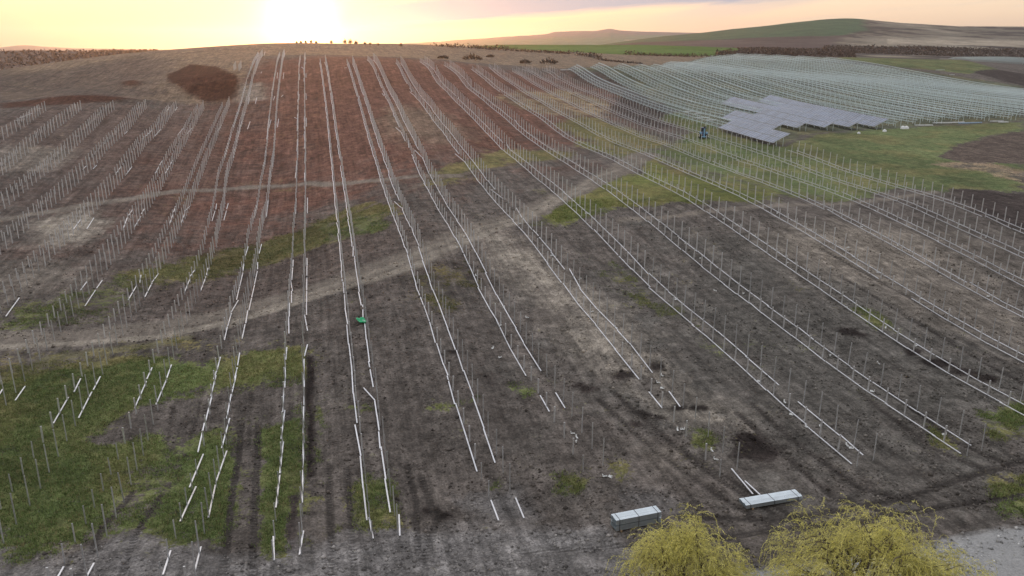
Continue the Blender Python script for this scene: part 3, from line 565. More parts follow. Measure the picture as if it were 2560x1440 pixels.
# ------------------------------------------------------------------ rows of posts and rails
TR = {'R': [(119, 275), (60, 318), (0, 356)], 'S': [(208, 272), (163, 306), (140, 324), (110, 348), (94, 359), (60, 392), (41, 407), (-60, 500)],
      'T': [(291, 271), (262, 293), (238, 321), (214, 344), (188, 370), (165, 392), (126, 428), (103, 447), (73, 471), (-60, 600)],
      'U': [(369, 269), (347, 293), (328, 319), (308, 340), (281, 364), (251, 398), (227, 426), (197, 456), (173, 482)],
      'V': [(442, 274), (420, 301), (405, 323), (366, 362), (351, 385), (334, 406), (311, 443), (291, 468), (276, 486)],
      'W': [(512, 270), (490, 310), (440, 400), (400, 480)], 'X': [(575, 262), (560, 300), (520, 400), (490, 480)],
      'Y': [(658, 138), (640, 180), (622, 250), (600, 330), (570, 440)], 'Z': [(712, 138), (704, 180), (695, 250), (685, 400)],
      'A': [(751, 148), (748, 220), (745, 300), (740, 470), (728, 700), (722, 830), (714, 930), (708, 1050), (690, 1270), (685, 1400)],
      'B': [(800, 155), (820, 300), (838, 470), (850, 600), (862, 700), (868, 770), (880, 880), (893, 1000), (903, 1080), (915, 1235), (930, 1350)],
      'C': [(868, 158), (895, 250), (925, 340), (950, 430), (990, 560), (1015, 620), (1040, 700), (1075, 790), (1095, 850), (1130, 950), (1150, 1030), (1200, 1180), (1236, 1290)],
      'D': [(918, 150), (965, 230), (995, 310), (1030, 400), (1075, 480), (1110, 540), (1160, 620), (1215, 740), (1250, 810), (1290, 890), (1325, 940), (1370, 1030), (1450, 1180)],
      'E': [(990, 157), (1000, 171), (1060, 265), (1112, 332), (1152, 389), (1195, 450), (1230, 495), (1275, 540), (1320, 590), (1375, 665), (1460, 770), (1520, 840), (1605, 960), (1655, 1020), (1800, 1190)]}
XR = {'F': 37.3, 'G': 46.0, 'H': 56.0, 'I': 65.8, 'J': 77.7, 'K': 87.3, 'L': 95.0, 'M': 103.1}
NEAR = {'F': 45, 'G': 44, 'H': 48, 'I': 57, 'J': 68, 'K': 77, 'L': 84, 'M': 92}
FAR = {'F': 284, 'G': 285, 'H': 287, 'I': 303, 'J': 315, 'K': 336, 'L': 334, 'M': 160}
XL = {'R': -60.3, 'S': -54.2, 'T': -47.7, 'U': -41.7, 'V': -35.2, 'W': -27.7, 'X': -21.5, 'Y': -15.7, 'Z': -9.9}
LN = {'R': 125, 'S': 110, 'T': 95, 'U': 82, 'V': 68, 'W': 52, 'X': 43, 'Y': 40, 'Z': 39}
GAP = 1.65
def row_path(k):
    "front line of a double row as (y, x) knots, nearest first"
    if k in XR: return [(NEAR[k], XR[k]), (FAR[k], XR[k])]
    P = [at(*q) for q in TR[k]]; left = k in XL
    kn = sorted((p[1], p[0]-(GAP if left else 0)) for p in P)
    if left: kn = [(LN[k], XL[k]), (min(115, kn[0][0]-8), XL[k])]+[q for q in kn if q[0] > 120]
    if not left:                                                     # survey knots smoothed to an even line
        yk = np.array([q[0] for q in kn]); xk = np.array([q[1] for q in kn]); cf = np.polyfit(yk, xk, 3); kn = [(v_, float(np.polyval(cf, v_))) for v_ in np.linspace(yk[0], yk[-1], 24)]
    return kn
ROWS = {k: row_path(k) for k in 'RSTUVWXYZABCDEFGHIJKLM'}
def row_x(k, y, rear): kn = ROWS[k]; return float(np.interp(y, [q[0] for q in kn], [q[1] for q in kn]))+(GAP if rear else 0)
ORD = ['', 'first', 'second', 'third', 'fourth', 'fifth', 'sixth', 'seventh', 'eighth', 'ninth', 'tenth', 'eleventh', 'twelfth', 'thirteenth']
names = 'RSTUVWXYZABCDEFGHIJKLM'; iB = names.index('B')
def row_phrase(k):
    d = names.index(k)-iB
    return 'double row beside the green sheet' if d == 0 else f"{ORD[abs(d)]} double row {'right' if d > 0 else 'left'} of green sheet"
def nth(n): return f"{n}{'th' if 10 <= n % 100 <= 20 else {1: 'st', 2: 'nd', 3: 'rd'}.get(n % 10, 'th')}"
def in_frame(p, mgn=0):
    u, v, d = proj(p); return -mgn < u < 2560+mgn and -mgn < v < 1440+mgn
# posts ----------------------------------------------------------
HF, HR = 1.38, 2.25
def post_mesh(h):
    m = MB(); m.channel((0, 0, -.3), (0, 0, h), .072, .05, .010, up=(0, 1, 0)); return m.mesh('post', M['post'])
PM = {0: post_mesh(HF), 1: post_mesh(HR)}
POSTS = []
for k in names:
    kn = ROWS[k]; y0, y1 = kn[0][0], kn[-1][0]
    for rear in (0, 1):
        y = y0+.4*rear; n = 0
        while y < y1:
            if not (k == 'C' and y < 47) and random.random() > .004:
                x = row_x(k, y, rear)+random.gauss(0, .03); p = np.array([x, y, gz1(x, y)])
                if in_frame(p+[0, 0, .6], 420):
                    _, _, d = proj(p); vis = in_frame(p+[0, 0, .6]); n += vis
                    POSTS.append((k, rear, n if vis else 0, p, d, (HR if rear else HF)/d if vis else 0))
            y += 2.3+random.uniform(-.08, .08)
            if k in 'ABCDE' and random.random() < .02: y += 1.0
for u0, v0, n in ((585, 180, 5), (598, 180, 6)):                 # short stray row by the spoil pit
    p0 = at(u0, v0)
    for i in range(n):
        p = np.array([p0[0], p0[1]+i*2.3, gz1(p0[0], p0[1]+i*2.3)]); POSTS.append(('X', 1, 0, p, 260, 0))
POSTS.sort(key=lambda q: -q[5])
lefts = []
for i, (k, rear, n, p, d, s) in enumerate(POSTS):
    rx, ry, rz = random.gauss(0, .012), random.gauss(0, .012), random.gauss(0, .08)
    if i < 300 and n > 0:
        o = link('steel_post', PM[rear], None, p, (rx, ry, rz))
        tag(o, f"{'tall rear' if rear else 'short front'} steel post, {nth(n)} from near end, {row_phrase(k)}", 'post', 'steel posts driven in double rows')
    else: lefts.append((p, rear, rx, ry))
def joined(name, tmpl, items, mat):
    "many alike pieces too many or too small to pick apart, as one object"
    V0 = {k: np.array([v.co[:] for v in m.vertices]) for k, m in tmpl.items()}; F0 = {k: [tuple(f.vertices) for f in m.polygons] for k, m in tmpl.items()}
    V = []; F = []; n = 0
    for p, k, a, b in items:
        v = V0[k].copy(); v[:, 0] += v[:, 2]*b; v[:, 1] -= v[:, 2]*a; V.append(v+p); F += [tuple(i+n for i in f) for f in F0[k]]; n += len(v)
    return link(name, mesh_np(name, np.concatenate(V), F, [mat]))
simple = {}
for rear, h in ((0, HF), (1, HR)):
    m = MB(); m.box((0, 0, h/2-.15), (.11, .07, h+.3)); simple[rear] = m.mesh('far_post', M['post'])
o = joined('steel_posts', simple, lefts, M['post']); tag(o, 'grey steel posts in long double rows running up the hillside', 'posts', kind='stuff')
# rails ----------------------------------------------------------
def segz(sx, sy, ox, oy, txt):
    r = []
    for q in txt.split():
        a, b, c, d = map(float, q.split(',')); r.append((ox+a/sx, oy+b/sy, ox+c/sx, oy+d/sy))
    return r
SEG = segz(2.844, 2.844, 0, 940, "490,155,380,345 655,120,560,305 715,10,665,105 575,25,528,120 180,80,110,180 20,100,0,135 1040,45,958,235 1180,30,1110,210 1535,0,1500,150 1510,150,1462,330 1455,340,1408,550 1450,560,1348,800 1395,795,1282,1042 1680,0,1650,125 1645,135,1612,310 1635,305,1577,520 1612,540,1535,765 1532,780,1483,1015 2030,0,2025,90 2020,90,2013,260 2028,250,2000,455 2015,475,1990,700 1988,712,1962,945 2163,0,2163,215 2163,225,2157,420 2157,440,2155,660 2155,675,2150,910 1945,1150,1950,1320 2158,1110,2130,1280 1428,1225,1387,1390 1215,1250,1160,1422 670,1340,600,1470 455,1365,395,1470")
SEG += segz(2.844, 2.844, 800, 940, "350,1015,378,1165 562,995,568,1145 1215,890,1270,1035 1388,868,1450,1018 1565,145,1630,260 1675,125,1742,235 2338,120,2432,235 2480,115,2560,225")
SEG += segz(2.844, 2.844, 0, 450, "578,280,522,355 668,272,618,352 945,212,915,255 905,270,878,347 1027,208,1005,245 1003,262,955,340 1248,190,1235,232 1230,245,1205,320 1350,190,1313,225 1315,235,1288,310 1540,172,1535,212 1530,222,1508,295 1623,170,1612,210 1610,222,1592,290 1832,152,1820,212 1819,214,1807,270 1908,145,1902,205 1901,207,1895,265 2107,135,2105,190 2104,192,2103,245 2187,130,2187,185 2187,187,2186,240 1765,478,1745,543 1860,460,1843,528 1733,600,1728,650 1728,662,1705,760 1704,765,1682,858 1695,860,1645,945 1647,950,1620,1045 1617,1050,1596,1145 1833,590,1832,640 1830,652,1810,745 1809,750,1790,840 1789,845,1770,932 1762,935,1748,1025 1745,1030,1722,1135 1385,645,1352,690 1352,705,1312,805 1480,630,1468,680 1465,692,1427,793 1003,680,995,735 972,755,912,858 1128,670,1083,730 1082,735,1030,838 620,725,575,787 728,718,688,775 680,788,605,902 137,843,43,975 1568,1265,1545,1355 1540,1365,1520,1422 1705,1235,1690,1325 1688,1340,1668,1422 1083,1340,1045,1422 1220,1320,1187,1415 2040,1195,2033,1285 2030,1310,2028,1422 2187,1175,2165,1260 2165,1280,2162,1422 2085,572,2083,620 2082,628,2075,715 2068,718,2080,795 2073,795,2073,880 2058,880,2058,978 2052,975,2055,1098 2183,560,2184,612 2183,615,2182,700 2182,705,2181,790 2181,795,2180,880 2180,882,2180,965 2167,965,2187,1078")
SEG += segz(5.333, 5.333, 0, 220, "260,405,435,340 1105,1090,1150,1045 1240,1085,1290,1035 1540,1155,1610,1060 1685,1155,1760,1055 2070,1150,2120,1050 2125,1035,2165,975 2205,1145,2260,1045 2270,1030,2300,970 1930,660,2030,565 2060,650,2145,555 2370,630,2445,540 2490,620,2560,540 2220,315,2260,260 2330,310,2365,260 1665,615,1700,585 990,645,1050,645 205,435,300,430 510,280,555,280")
SEG += segz(5.333, 5.333, 540, 90, "75,1190,20,1275 345,1155,310,1260 455,1145,420,1245 735,1120,705,1235 835,1110,820,1220 1095,1100,1095,1215 1205,1095,1207,1210 450,825,430,915 545,825,525,905 785,805,765,860 1110,780,1105,855 1200,770,1203,855 520,480,500,555 605,480,595,550 820,490,815,570 905,490,895,575 1115,510,1115,590 1200,500,1200,560 570,230,560,270 655,210,640,265 845,235,840,285 920,230,912,280 1120,290,1120,340 1197,290,1197,370 2215,770,2240,800 895,790,870,815 1045,1090,1080,1105 1710,430,1745,425")
RAILS = []                                                       # (row, rear, a, b)
def which_row(x, y):
    best = min(((abs(row_x(k, y, r)-x), k, r) for k in names for r in (0, 1))); return best[1], best[2]
for u0, v0, u1, v1 in SEG:
    a, b = at(u0, v0), at(u1, v1); c = (a+b)/2; k, r = which_row(c[0], c[1]); RAILS.append((k, r, a, b))
for k in 'YZABCDEFGHIJKLM':
    y1 = ROWS[k][-1][0]
    for rear in (0, 1):
        y = {'B': 46.5, 'C': 51.5, 'D': 64.5, 'E': 61.5, 'F': 45.3, 'G': 44.3, 'Y': 175, 'Z': 160, 'A': 150}.get(k, NEAR.get(k, 45))+rear*.8
        Lr = 4.3 if k in 'YZABC' else 5.9; drift = 0
        while y < y1-3:
            e = min(y+Lr*random.choice((1, 1, 1, .5)), y1)
            if random.random() > (.45 if k in 'YZA' else .02 if k in 'BCD' else .004):
                o1, o2 = random.gauss(0, .05), random.gauss(0, .05)
                if random.random() < .03: o2 += random.choice((-.7, .7))
                x0 = row_x(k, y, rear)-.22+o1; x1 = row_x(k, e, rear)-.22+o2
                a = np.array([x0, y, gz1(x0, y)]); b = np.array([x1, e, gz1(x1, e)])
                RAILS.append((k, rear, a, b))
            y = e+random.uniform(-.25, .18)
for q in ((1828, 1174, 1882, 1238), (1862, 1205, 1900, 1240)):
    RAILS.append(('E', 1, at(q[0], q[1]), at(q[2], q[3])))
rv = []; RW = .10
for (k, r, a, b) in RAILS:
    if a[1] > b[1]: a, b = b, a
    u, v, d = proj((a+b)/2); vis = in_frame((a+b)/2) and in_frame(a)
    rv.append([k, r, a, b, np.linalg.norm(b-a)/d if vis else 0])
cnt = {}
for q in sorted(rv, key=lambda q: q[2][1]):
    if q[4] > 0: cnt[(q[0], q[1])] = cnt.get((q[0], q[1]), 0)+1; q.append(cnt[(q[0], q[1])])
    else: q.append(0)
rv.sort(key=lambda q: -q[4]); rm = {}
fv = MB()
for i, (k, r, a, b, s, n) in enumerate(rv):
    a = a+[0, 0, .11]; b = b+[0, 0, .11]
    if i < 300 and n > 0:
        d = b-a; Ln = round(float(np.linalg.norm(d)), 1)
        if Ln not in rm:
            m = MB(); m.channel((0, 0, 0), (0, Ln, 0), RW, .07, .012); rm[Ln] = m.mesh('rail', M['rail'])
        o = link('steel_rail', rm[Ln], None, a, (math.atan2(d[2], math.hypot(d[0], d[1])), random.gauss(0, .05), -math.atan2(d[0], d[1])))
        tag(o, f"steel rail on {'rear' if r else 'front'} side, {nth(n)} from near end, {row_phrase(k)}", 'rail', 'steel rails laid along the post rows')
    else: fv.beam(a-[0, 0, .03], b-[0, 0, .03], RW, .07)
tag(fv.build('steel_rails', M['rail']), 'pale steel rails lying end to end along the far post rows', 'rails', kind='stuff')
# ------------------------------------------------------------------ racks of the finished part of the solar farm
TILT = R_(25); SLOPE = 4.6; LOW = .75
cT, sT = math.cos(TILT), math.sin(TILT)
def glass_material():
    m, t, b = newmat('solar_cells')
    g = N(t, 'ShaderNodeTexCoord'); br = N(t, 'ShaderNodeTexBrick', offset=0.0, i_Scale=1.0); Lk(t, g.outputs['Object'], br.inputs['Vector'])
    br.inputs['Mortar Size'].default_value = .006; br.inputs['Brick Width'].default_value = .182; br.inputs['Row Height'].default_value = .182
    br.inputs['Color1'].default_value = (.066, .104, .170, 1); br.inputs['Color2'].default_value = (.074, .114, .185, 1); br.inputs['Mortar'].default_value = (.16, .17, .22, 1)
    oi = N(t, 'ShaderNodeObjectInfo')
    Lk(t, mixc(t, 1.0, br.outputs['Color'], mathn(t, 'MULTIPLY_ADD', oi.outputs['Random'], .6, .7), 'MULTIPLY'), b.inputs['Base Color'])
    b.inputs['Roughness'].default_value = .28; b.inputs['IOR'].default_value = 1.5; b.inputs['Coat Weight'].default_value = .35; b.inputs['Coat Roughness'].default_value = .08
    return m
M['cells'] = glass_material(); M['pframe'] = metal('panel_frame', (.78, .79, .82), .4, .05)
PW, PL = 1.134, 2.28
pm = MB(); fr = .022
pm.box((PW/2, PL/2, .0), (PW-2*fr, PL-2*fr, .03), 1)
for c, s in (((PW/2, fr/2, .004), (PW, fr, .045)), ((PW/2, PL-fr/2, .004), (PW, fr, .045)), ((fr/2, PL/2, .004), (fr, PL-2*fr, .045)), ((PW-fr/2, PL/2, .004), (fr, PL-2*fr, .045))): pm.box(c, s, 0)
PANEL = pm.mesh('panel', [M['pframe'], M['cells']])
rmb = MB(); rmb.box((SLOPE/2*cT, 0, SLOPE/2*sT), (SLOPE, .05, .07), 0, np.array([[cT, 0, -sT], [0, 1, 0], [sT, 0, cT]])); MRAIL = rmb.mesh('module_rail', M['thin'])
RX = [102.0, 112.2, 122.2, 131.0, 139.5, 148.5]+[158.5+9.8*i for i in range(18)]
RN = [165, 183, 187, 188, 189.5, 191]+[float(np.interp(158.5+9.8*i, [158, 170, 190, 213, 250, 330], [196, 201, 206, 206, 212, 240])) for i in range(18)]
RFAR = lambda x: float(np.interp(x, [100, 123, 140, 150, 165, 180, 200, 240, 290, 310, 332], [321, 325, 330, 342, 372, 395, 425, 480, 530, 505, 470]))
PEND = {0: 191.5, 1: 209, 2: 211, 3: 245, 4: 230.5, 5: 251.5}
RF = ['first', 'second', 'third', 'fourth', 'fifth', 'sixth']
small_rails = []
for i, x in enumerate(RX):
    y0, y1 = RN[i], RFAR(x)
    t = empty('panel_rack', (x, y0, gz1(x+2, y0)))
    if i < 6: tag(t, f"steel rack carrying solar panels at its near end, {RF[i]} from the post rows", 'panel rack', 'steel racks of the solar farm')
    else: tag(t, f"bare pale steel rack, {nth(i-5)} behind the racks carrying panels", 'panel rack', 'steel racks of the solar farm')
    base = np.array([x, y0, gz1(x+2, y0)])
    ysm = np.arange(y0, y1, 5.0); zg = np.array([gz1(x+2, q) for q in ysm]); zg = np.convolve(np.pad(zg, 2, mode='edge'), np.ones(5)/5, 'valid')
    zat = lambda q: float(np.interp(q, ysm, zg))
    for s_ in (.45, 1.75, 2.85, 4.15):                               # purlins
        m = MB(); px = x+s_*cT
        for a, b in zip(ysm[:-1], ysm[1:]): m.beam(np.array([px, a, zat(a)+LOW+s_*sT-.06])-base, np.array([px, b, zat(b)+LOW+s_*sT-.06])-base, .09 if s_ < 4 else .12, .12 if s_ < 4 else .17)
        m.build('purlin', M['rack'], t)
    near = i < 14
    pj = MB(); rj = MB(); npost = 0
    y = y0+.3
    while y < y1:                                                    # posts in pairs, with a raking beam on top
        for dx in (1.15, 2.85):
            h = LOW+dx/cT*sT-.1; zb = gz1(x+dx, y); top = zat(y)+h; P = np.array([x+dx, y, 0]); pv = proj(P+[0, 0, top])
            pj.box(np.array([x+dx, y, (zb-.2+top)/2])-base, (.09, .06, top-zb+.2))
        y += 2.9
    pj.build('posts', M['rack'], t)['kind'] = 'stuff'
    y = y0+.1
    while y < y1-.3:
        if not (i in PEND and y < PEND[i]):
            p = np.array([x, y, zat(y)+LOW]); u, v, d = proj(p)
            if d < 285 and -60 < u < 2620 and i < 14: link('module_rail', MRAIL, t, p-base)
            else: rj.box(p-base+[SLOPE/2*cT, 0, SLOPE/2*sT], (SLOPE, .05, .07), 0, np.array([[cT, 0, -sT], [0, 1, 0], [sT, 0, cT]]))
        y += 1.15
    if rj.n: rj.build('module_rails', M['thin'], t)['kind'] = 'stuff'
    if i in PEND:                                                    # two rows of panels, long side up the slope
        y = y0
        while y < PEND[i]-.5:
            pitch = math.atan2(zat(y+PW)-zat(y), PW)
            for r in (0, 1):
                if r == 1 and i == 4 and y > PEND[i]-2: continue
                s_ = .0+r*(PL+.14); p = np.array([x+s_*cT, y, zat(y)+LOW+s_*sT+.06])
                o = link('panel', PANEL, t, p-base)
                # local x of the panel runs along the row, local y up the slope
                ax = np.array([0, math.cos(pitch), math.sin(pitch)]); ay = np.array([cT, 0, sT]); ay = ay-ax*(ax@ay); ay /= np.linalg.norm(ay); az_ = np.cross(ax, ay)
                if az_[2] < 0: az_ = -az_; 
                import mathutils
                o.rotation_euler = mathutils.Matrix(np.c_[ax, ay, np.cross(ax, ay)].tolist()).to_euler()
                if np.cross(ax, ay)[2] < 0: o.scale.z = -1
            y += PW+.05

# ------------------------------------------------------------------ bundles of steel, packs and bags
def steel_bundle(name, p, rz, Ln, cols, rows_, label, cat='steel bundle', mat='bundle', group=None):
    t = empty(name, p, rz); w_ = .115
    for z in (-Ln*.38, Ln*.38):
        m = MB(); m.box((z, 0, .05), (.10, cols*w_+.15, .10)); m.build('timber', M['timber'], t)
    pr = MB(); pr.channel((-Ln/2, 0, 0), (Ln/2, 0, 0), w_-.008, .085, .012); me = pr.mesh('profile', M[mat])
    for r in range(rows_):
        for c in range(cols):
            link('profile', me, t, (random.gauss(0, .015), (c-(cols-1)/2)*w_, .19+r*.095+(.05 if r >= rows_/2 and rows_ > 3 else 0)))
    H_ = .19+(rows_-1)*.095+(.05 if rows_ > 3 else 0)
    for z in (-Ln*.42, 0, Ln*.42):
        m = MB(); hw = cols*w_/2+.008
        m.box((z, 0, H_+.006), (.035, 2*hw, .008)); m.box((z, hw, H_/2+.05), (.035, .008, H_-.1)); m.box((z, -hw, H_/2+.05), (.035, .008, H_-.1)); m.build('strap', M['strap'], t)
    return tag(t, label, cat, group)
a, b = at(1535, 1330), at(1650, 1305); d = b-a
bl = float(np.linalg.norm(d)); steel_bundle('steel_bundle', (a+b)/2+[0, .25, 0], math.atan2(d[1], d[0]), 3.3, 7, 8, 'tall banded bundle of zinc steel profiles beside the smaller willow', group='bundles of steel profiles')
a, b = at(1860, 1276), at(2003, 1246); d = b-a
steel_bundle('steel_bundle', (a+b)/2+[0, .3, 0], math.atan2(d[1], d[0]), 4.4, 8, 3, 'low banded bundle of zinc steel profiles behind the larger willow', group='bundles of steel profiles')
for q, Ln, ry, mt, lb in [((1720, 281), 3.4, .1, 'white', 'white wrapped steel pack by the rack edge, leftmost of four'), ((1748, 286), 2.8, -.6, 'white', 'white wrapped steel pack by the rack edge, second from left'),
                          ((1755, 296), 4.5, -.05, 'white', 'longest white wrapped steel pack left of the panels'), ((1778, 302), 2.8, -.15, 'white', 'white wrapped steel pack nearest the panels'),
                          ((2310, 315), 5.0, -.2, 'white', 'pale steel pack on grass right of the panels'), ((2355, 309), 5.5, -.2, 'white', 'thin white steel pack beneath the rack ends'),
                          ((2392, 308), 5.0, 0, 'white', 'white steel pack touching the pale blue pack'), ((2425, 309), 8.0, 0, 'bluewrap', 'pale blue wrapped steel pack on grass below the racks'),
                          ((2492, 305), 4.0, -.2, 'white', 'white steel pack, left of the pair at far right'), ((2508, 307), 3.0, -.1, 'white', 'white steel pack, right of the pair at far right'),
                          ((2350, 176), 6.0, .0, 'white', 'white pack on the green strip beyond the racks'), ((2380, 188), 4.0, .2, 'white', 'short white pack beyond the racks, nearer the dark soil'),
                          ((1416, 176), 5.0, 0, 'white', 'white pack at the far end of the first rack'), ((1700, 159), 6.0, 0, 'white', 'white pack on the far edge of the racks under the hedge')]:
    steel_bundle('wrapped_pack', at(*q), ry, Ln, 5, 3, lb, 'pack', mt, 'wrapped packs lying by the racks')
def bag(p, lb, r=.6):
    n = 10; V = []; F = []
    for i in range(6):
        ph = math.pi/2*i/5
        for j in range(n):
            k = r*math.cos(ph)*random.uniform(.85, 1.1); V.append((k*math.cos(6.283*j/n), k*.8*math.sin(6.283*j/n), r*1.1*math.sin(ph)*random.uniform(.9, 1.05)))
    for i in range(5):
        for j in range(n): F.append((i*n+j, i*n+(j+1) % n, (i+1)*n+(j+1) % n, (i+1)*n+j))
    F.append(tuple(range(50, 60))); m = MB(); m.add(V, F); o = m.build('white_bag', M['white'], None, p, smooth=True); tag(o, lb, 'bag', 'white bags on the grass')
bag(at(2257, 322), 'white bag, left one of the touching pair below the racks', .75); bag(at(2266, 322), 'white bag, right one of the touching pair below the racks', .75)
bag(at(2147, 334), 'small white bag beside the fifth rack of panels', .45); bag(at(2211, 329), 'white bag on grass below the sixth rack of panels', .6)

# small white brackets lying between the rows
bm = MB(); bm.box((0, 0, .05), (.30, .10, .03)); bm.box((.14, 0, .12), (.03, .10, .17)); bm.box((-.05, .06, .09), (.18, .02, .09)); BR = bm.mesh('bracket', M['white'])
BP = [(1655, 940), (1646, 958), (1655, 972), (1432, 1085), (1442, 1095), (1440, 1105), (1512, 1192), (1525, 1194), (1694, 1076), (1706, 1075), (1780, 1128), (1790, 1150), (1897, 955), (1962, 1007), (1978, 1038), (2018, 1070), (2050, 1066), (2118, 1115), (2128, 1122),
             (2180, 980), (2360, 1088), (2075, 890), (2196, 910), (1788, 728), (1858, 735), (1706, 762), (1690, 750), (1715, 610), (1750, 647), (1885, 590), (1932, 622), (2022, 684), (1968, 658), (1778, 545), (1810, 550), (1842, 564), (1943, 534), (2026, 576), (2195, 683), (2304, 748),
             (2398, 698), (2470, 742), (2116, 770), (2214, 821), (2290, 866), (1318, 795), (1260, 770), (1190, 690), (1250, 815), (1142, 620), (1160, 593), (1450, 700), (1540, 820), (1300, 560), (1380, 640), (1232, 872), (1480, 780), (1250, 895), (1465, 534), (1470, 535), (2120, 620), (2245, 615), (2155, 568), (2400, 563), (2464, 594)]
bk = {}
for p in sorted([at(u, v) for u, v in BP], key=lambda p: p[1]):
    k, r_ = which_row(p[0], p[1]); bk[k] = bk.get(k, 0)+1
    o = link('steel_bracket', BR, None, p, (0, 0, random.uniform(0, 6.28))); o.scale = (1.15,)*3
    tag(o, f"small white steel bracket, {nth(bk[k])} from near end, {row_phrase(k)}", 'bracket', 'small brackets scattered along the rows')
# green plastic sheet caught on a post
n = 12; V = []; F = []
for i in range(n+1):
    for j in range(n+1):
        x_, y_ = (i/n-.5)*.85, (j/n-.5)*1.15; r = math.hypot(x_/.42, y_/.57)
        V.append((x_*(1-.25*max(r-1, 0)), y_*(1-.25*max(r-1, 0)), .04+.22*min(r, 1.1)**2+.04*math.sin(x_*13+y_*7)+.03*math.sin(y_*17)))
for i in range(n):
    for j in range(n): F.append((i*(n+1)+j, (i+1)*(n+1)+j, (i+1)*(n+1)+j+1, i*(n+1)+j+1))
gs = mesh_np('green_sheet', V, F, [plain('green_plastic', (.02, .42, .17), .35, 0, .1)], True)
o = link('green_sheet', gs, None, at(903, 806), (.12, .1, .4)); md = o.modifiers.new('thick', 'SOLIDIFY'); md.thickness = .012
tag(o, 'crumpled bright green plastic sheet lying at a row of posts', 'sheet')

# small blue tractor with its post driver, working between the rows
def tractor(p, rz):
    t = empty('blue_tractor', p, rz); B = plain('blue_paint', (.02, .07, .28), .35, 0, .1); LB = plain('light_blue_paint', (.22, .42, .62), .4, 0, .1)
    TY = plain('tyre_rubber', (.02, .02, .022), .9); DK = plain('dark_plastic', (.02, .02, .022), .6); RIM = plain('rim_paint', (.6, .6, .55), .5); GL = plain('cab_glass', (.05, .07, .09), .1)
    m = MB(); m.box((0, .9, 1.05), (.72, 1.7, .62), taper=.9); m.box((0, .0, .75), (.5, 2.6, .4)); m.build('body', B, t)
    m = MB(); m.box((0, 1.77, 1.05), (.6, .06, .5)); m.build('grille', DK, t)
    for sx in (-1, 1):
        m = MB(); m.tube([(sx*.5, -.55, .72), (sx*.9, -.55, .72)], .72, 18); w1 = m.build('rear_wheel', TY, t)
        m = MB(); m.tube([(sx*.88, -.55, .72), (sx*.93, -.55, .72)], .36, 14); m.build('rim', RIM, w1)
        m = MB(); m.tube([(sx*.48, 1.35, .45), (sx*.76, 1.35, .45)], .45, 16); w2 = m.build('front_wheel', TY, t)
        m = MB(); m.tube([(sx*.74, 1.35, .45), (sx*.79, 1.35, .45)], .22, 12); m.build('rim', RIM, w2)
        m = MB(); m.box((sx*.72, -.55, 1.47), (.5, 1.3, .07)); m.box((sx*.72, -1.15, 1.3), (.5, .07, .35)); m.build('mudguard', LB, t)
    m = MB(); m.box((0, -.55, 1.3), (.5, .5, .12)); m.box((0, -.8, 1.6), (.5, .1, .6)); m.build('seat', DK, t)
    m = MB()
    for sx in (-1, 1):
        m.beam((sx*.5, -.95, 1.2), (sx*.5, -.9, 2.5), .07, .07, up=(0, 1, 0)); m.beam((sx*.5, .1, 1.3), (sx*.48, .0, 2.5), .06, .06, up=(0, 1, 0))
    m.build('cab_frame', DK, t)
    m = MB(); m.box((0, -.45, 2.54), (1.15, 1.2, .1), taper=.92); m.build('roof', B, t)
    m = MB(); m.box((0, .06, 1.95), (.9, .02, .9)); m.build('windscreen', GL, t)
    m = MB(); m.box((0, -1.55, 1.6), (.28, .3, 2.6)); m.box((0, -1.55, .5), (1.3, .2, .25)); m.beam((-.65, -1.55, .5), (-.65, -1.55, 0), .08, .08, up=(0, 1, 0)); m.beam((.65, -1.55, .5), (.65, -1.55, 0), .08, .08, up=(0, 1, 0)); m.build('post_driver', LB, t)
    m = MB(); m.box((0, -1.55, 2.75), (.4, .42, .5)); m.build('hammer', DK, t)
    m = MB(); m.tube([(.4, .9, 1.3), (.4, .9, 2.1)], .04, 8); m.build('exhaust', DK, t)
    return tag(t, 'small blue tractor with a post driver beside the racks of panels', 'tractor')
tractor(at(1757, 345), -.3)
# ------------------------------------------------------------------ trees, hedges and shrubs
def leaf_material(name, c1, c2, trans=.35):
    m, t, b = newmat(name)
    f = noise(t, 1.3, 4.0, .7); oi = N(t, 'ShaderNodeAttribute', attribute_name='tone')
    c = mixc(t, ramp(t, f, [(.35, 0.), (.65, 1.)]), c1, c2); c = mixc(t, 1.0, c, oi.outputs['Fac'], 'MULTIPLY')
    Lk(t, c, b.inputs['Base Color']); b.inputs['Roughness'].default_value = .6; b.inputs['Specular IOR Level'].default_value = .2
    tr = N(t, 'ShaderNodeBsdfTranslucent'); Lk(t, c, tr.inputs[0]); mx_ = N(t, 'ShaderNodeMixShader', i_0=trans)
    Lk(t, b.outputs[0], mx_.inputs[1]); Lk(t, tr.outputs[0], mx_.inputs[2]); Lk(t, mx_.outputs[0], t.nodes['Material Output'].inputs[0]); return m
M['willow'] = leaf_material('willow_leaf', (.72, .68, .20), (.88, .83, .35), .5)
M['bark'] = plain('bark', (.095, .075, .055), .9, 0, .3, 6, .5)
M['twig'] = leaf_material('bare_twigs', (.085, .062, .050), (.12, .085, .065), .1)
def rnd(v): v = np.asarray(v, float); return v/np.linalg.norm(v)
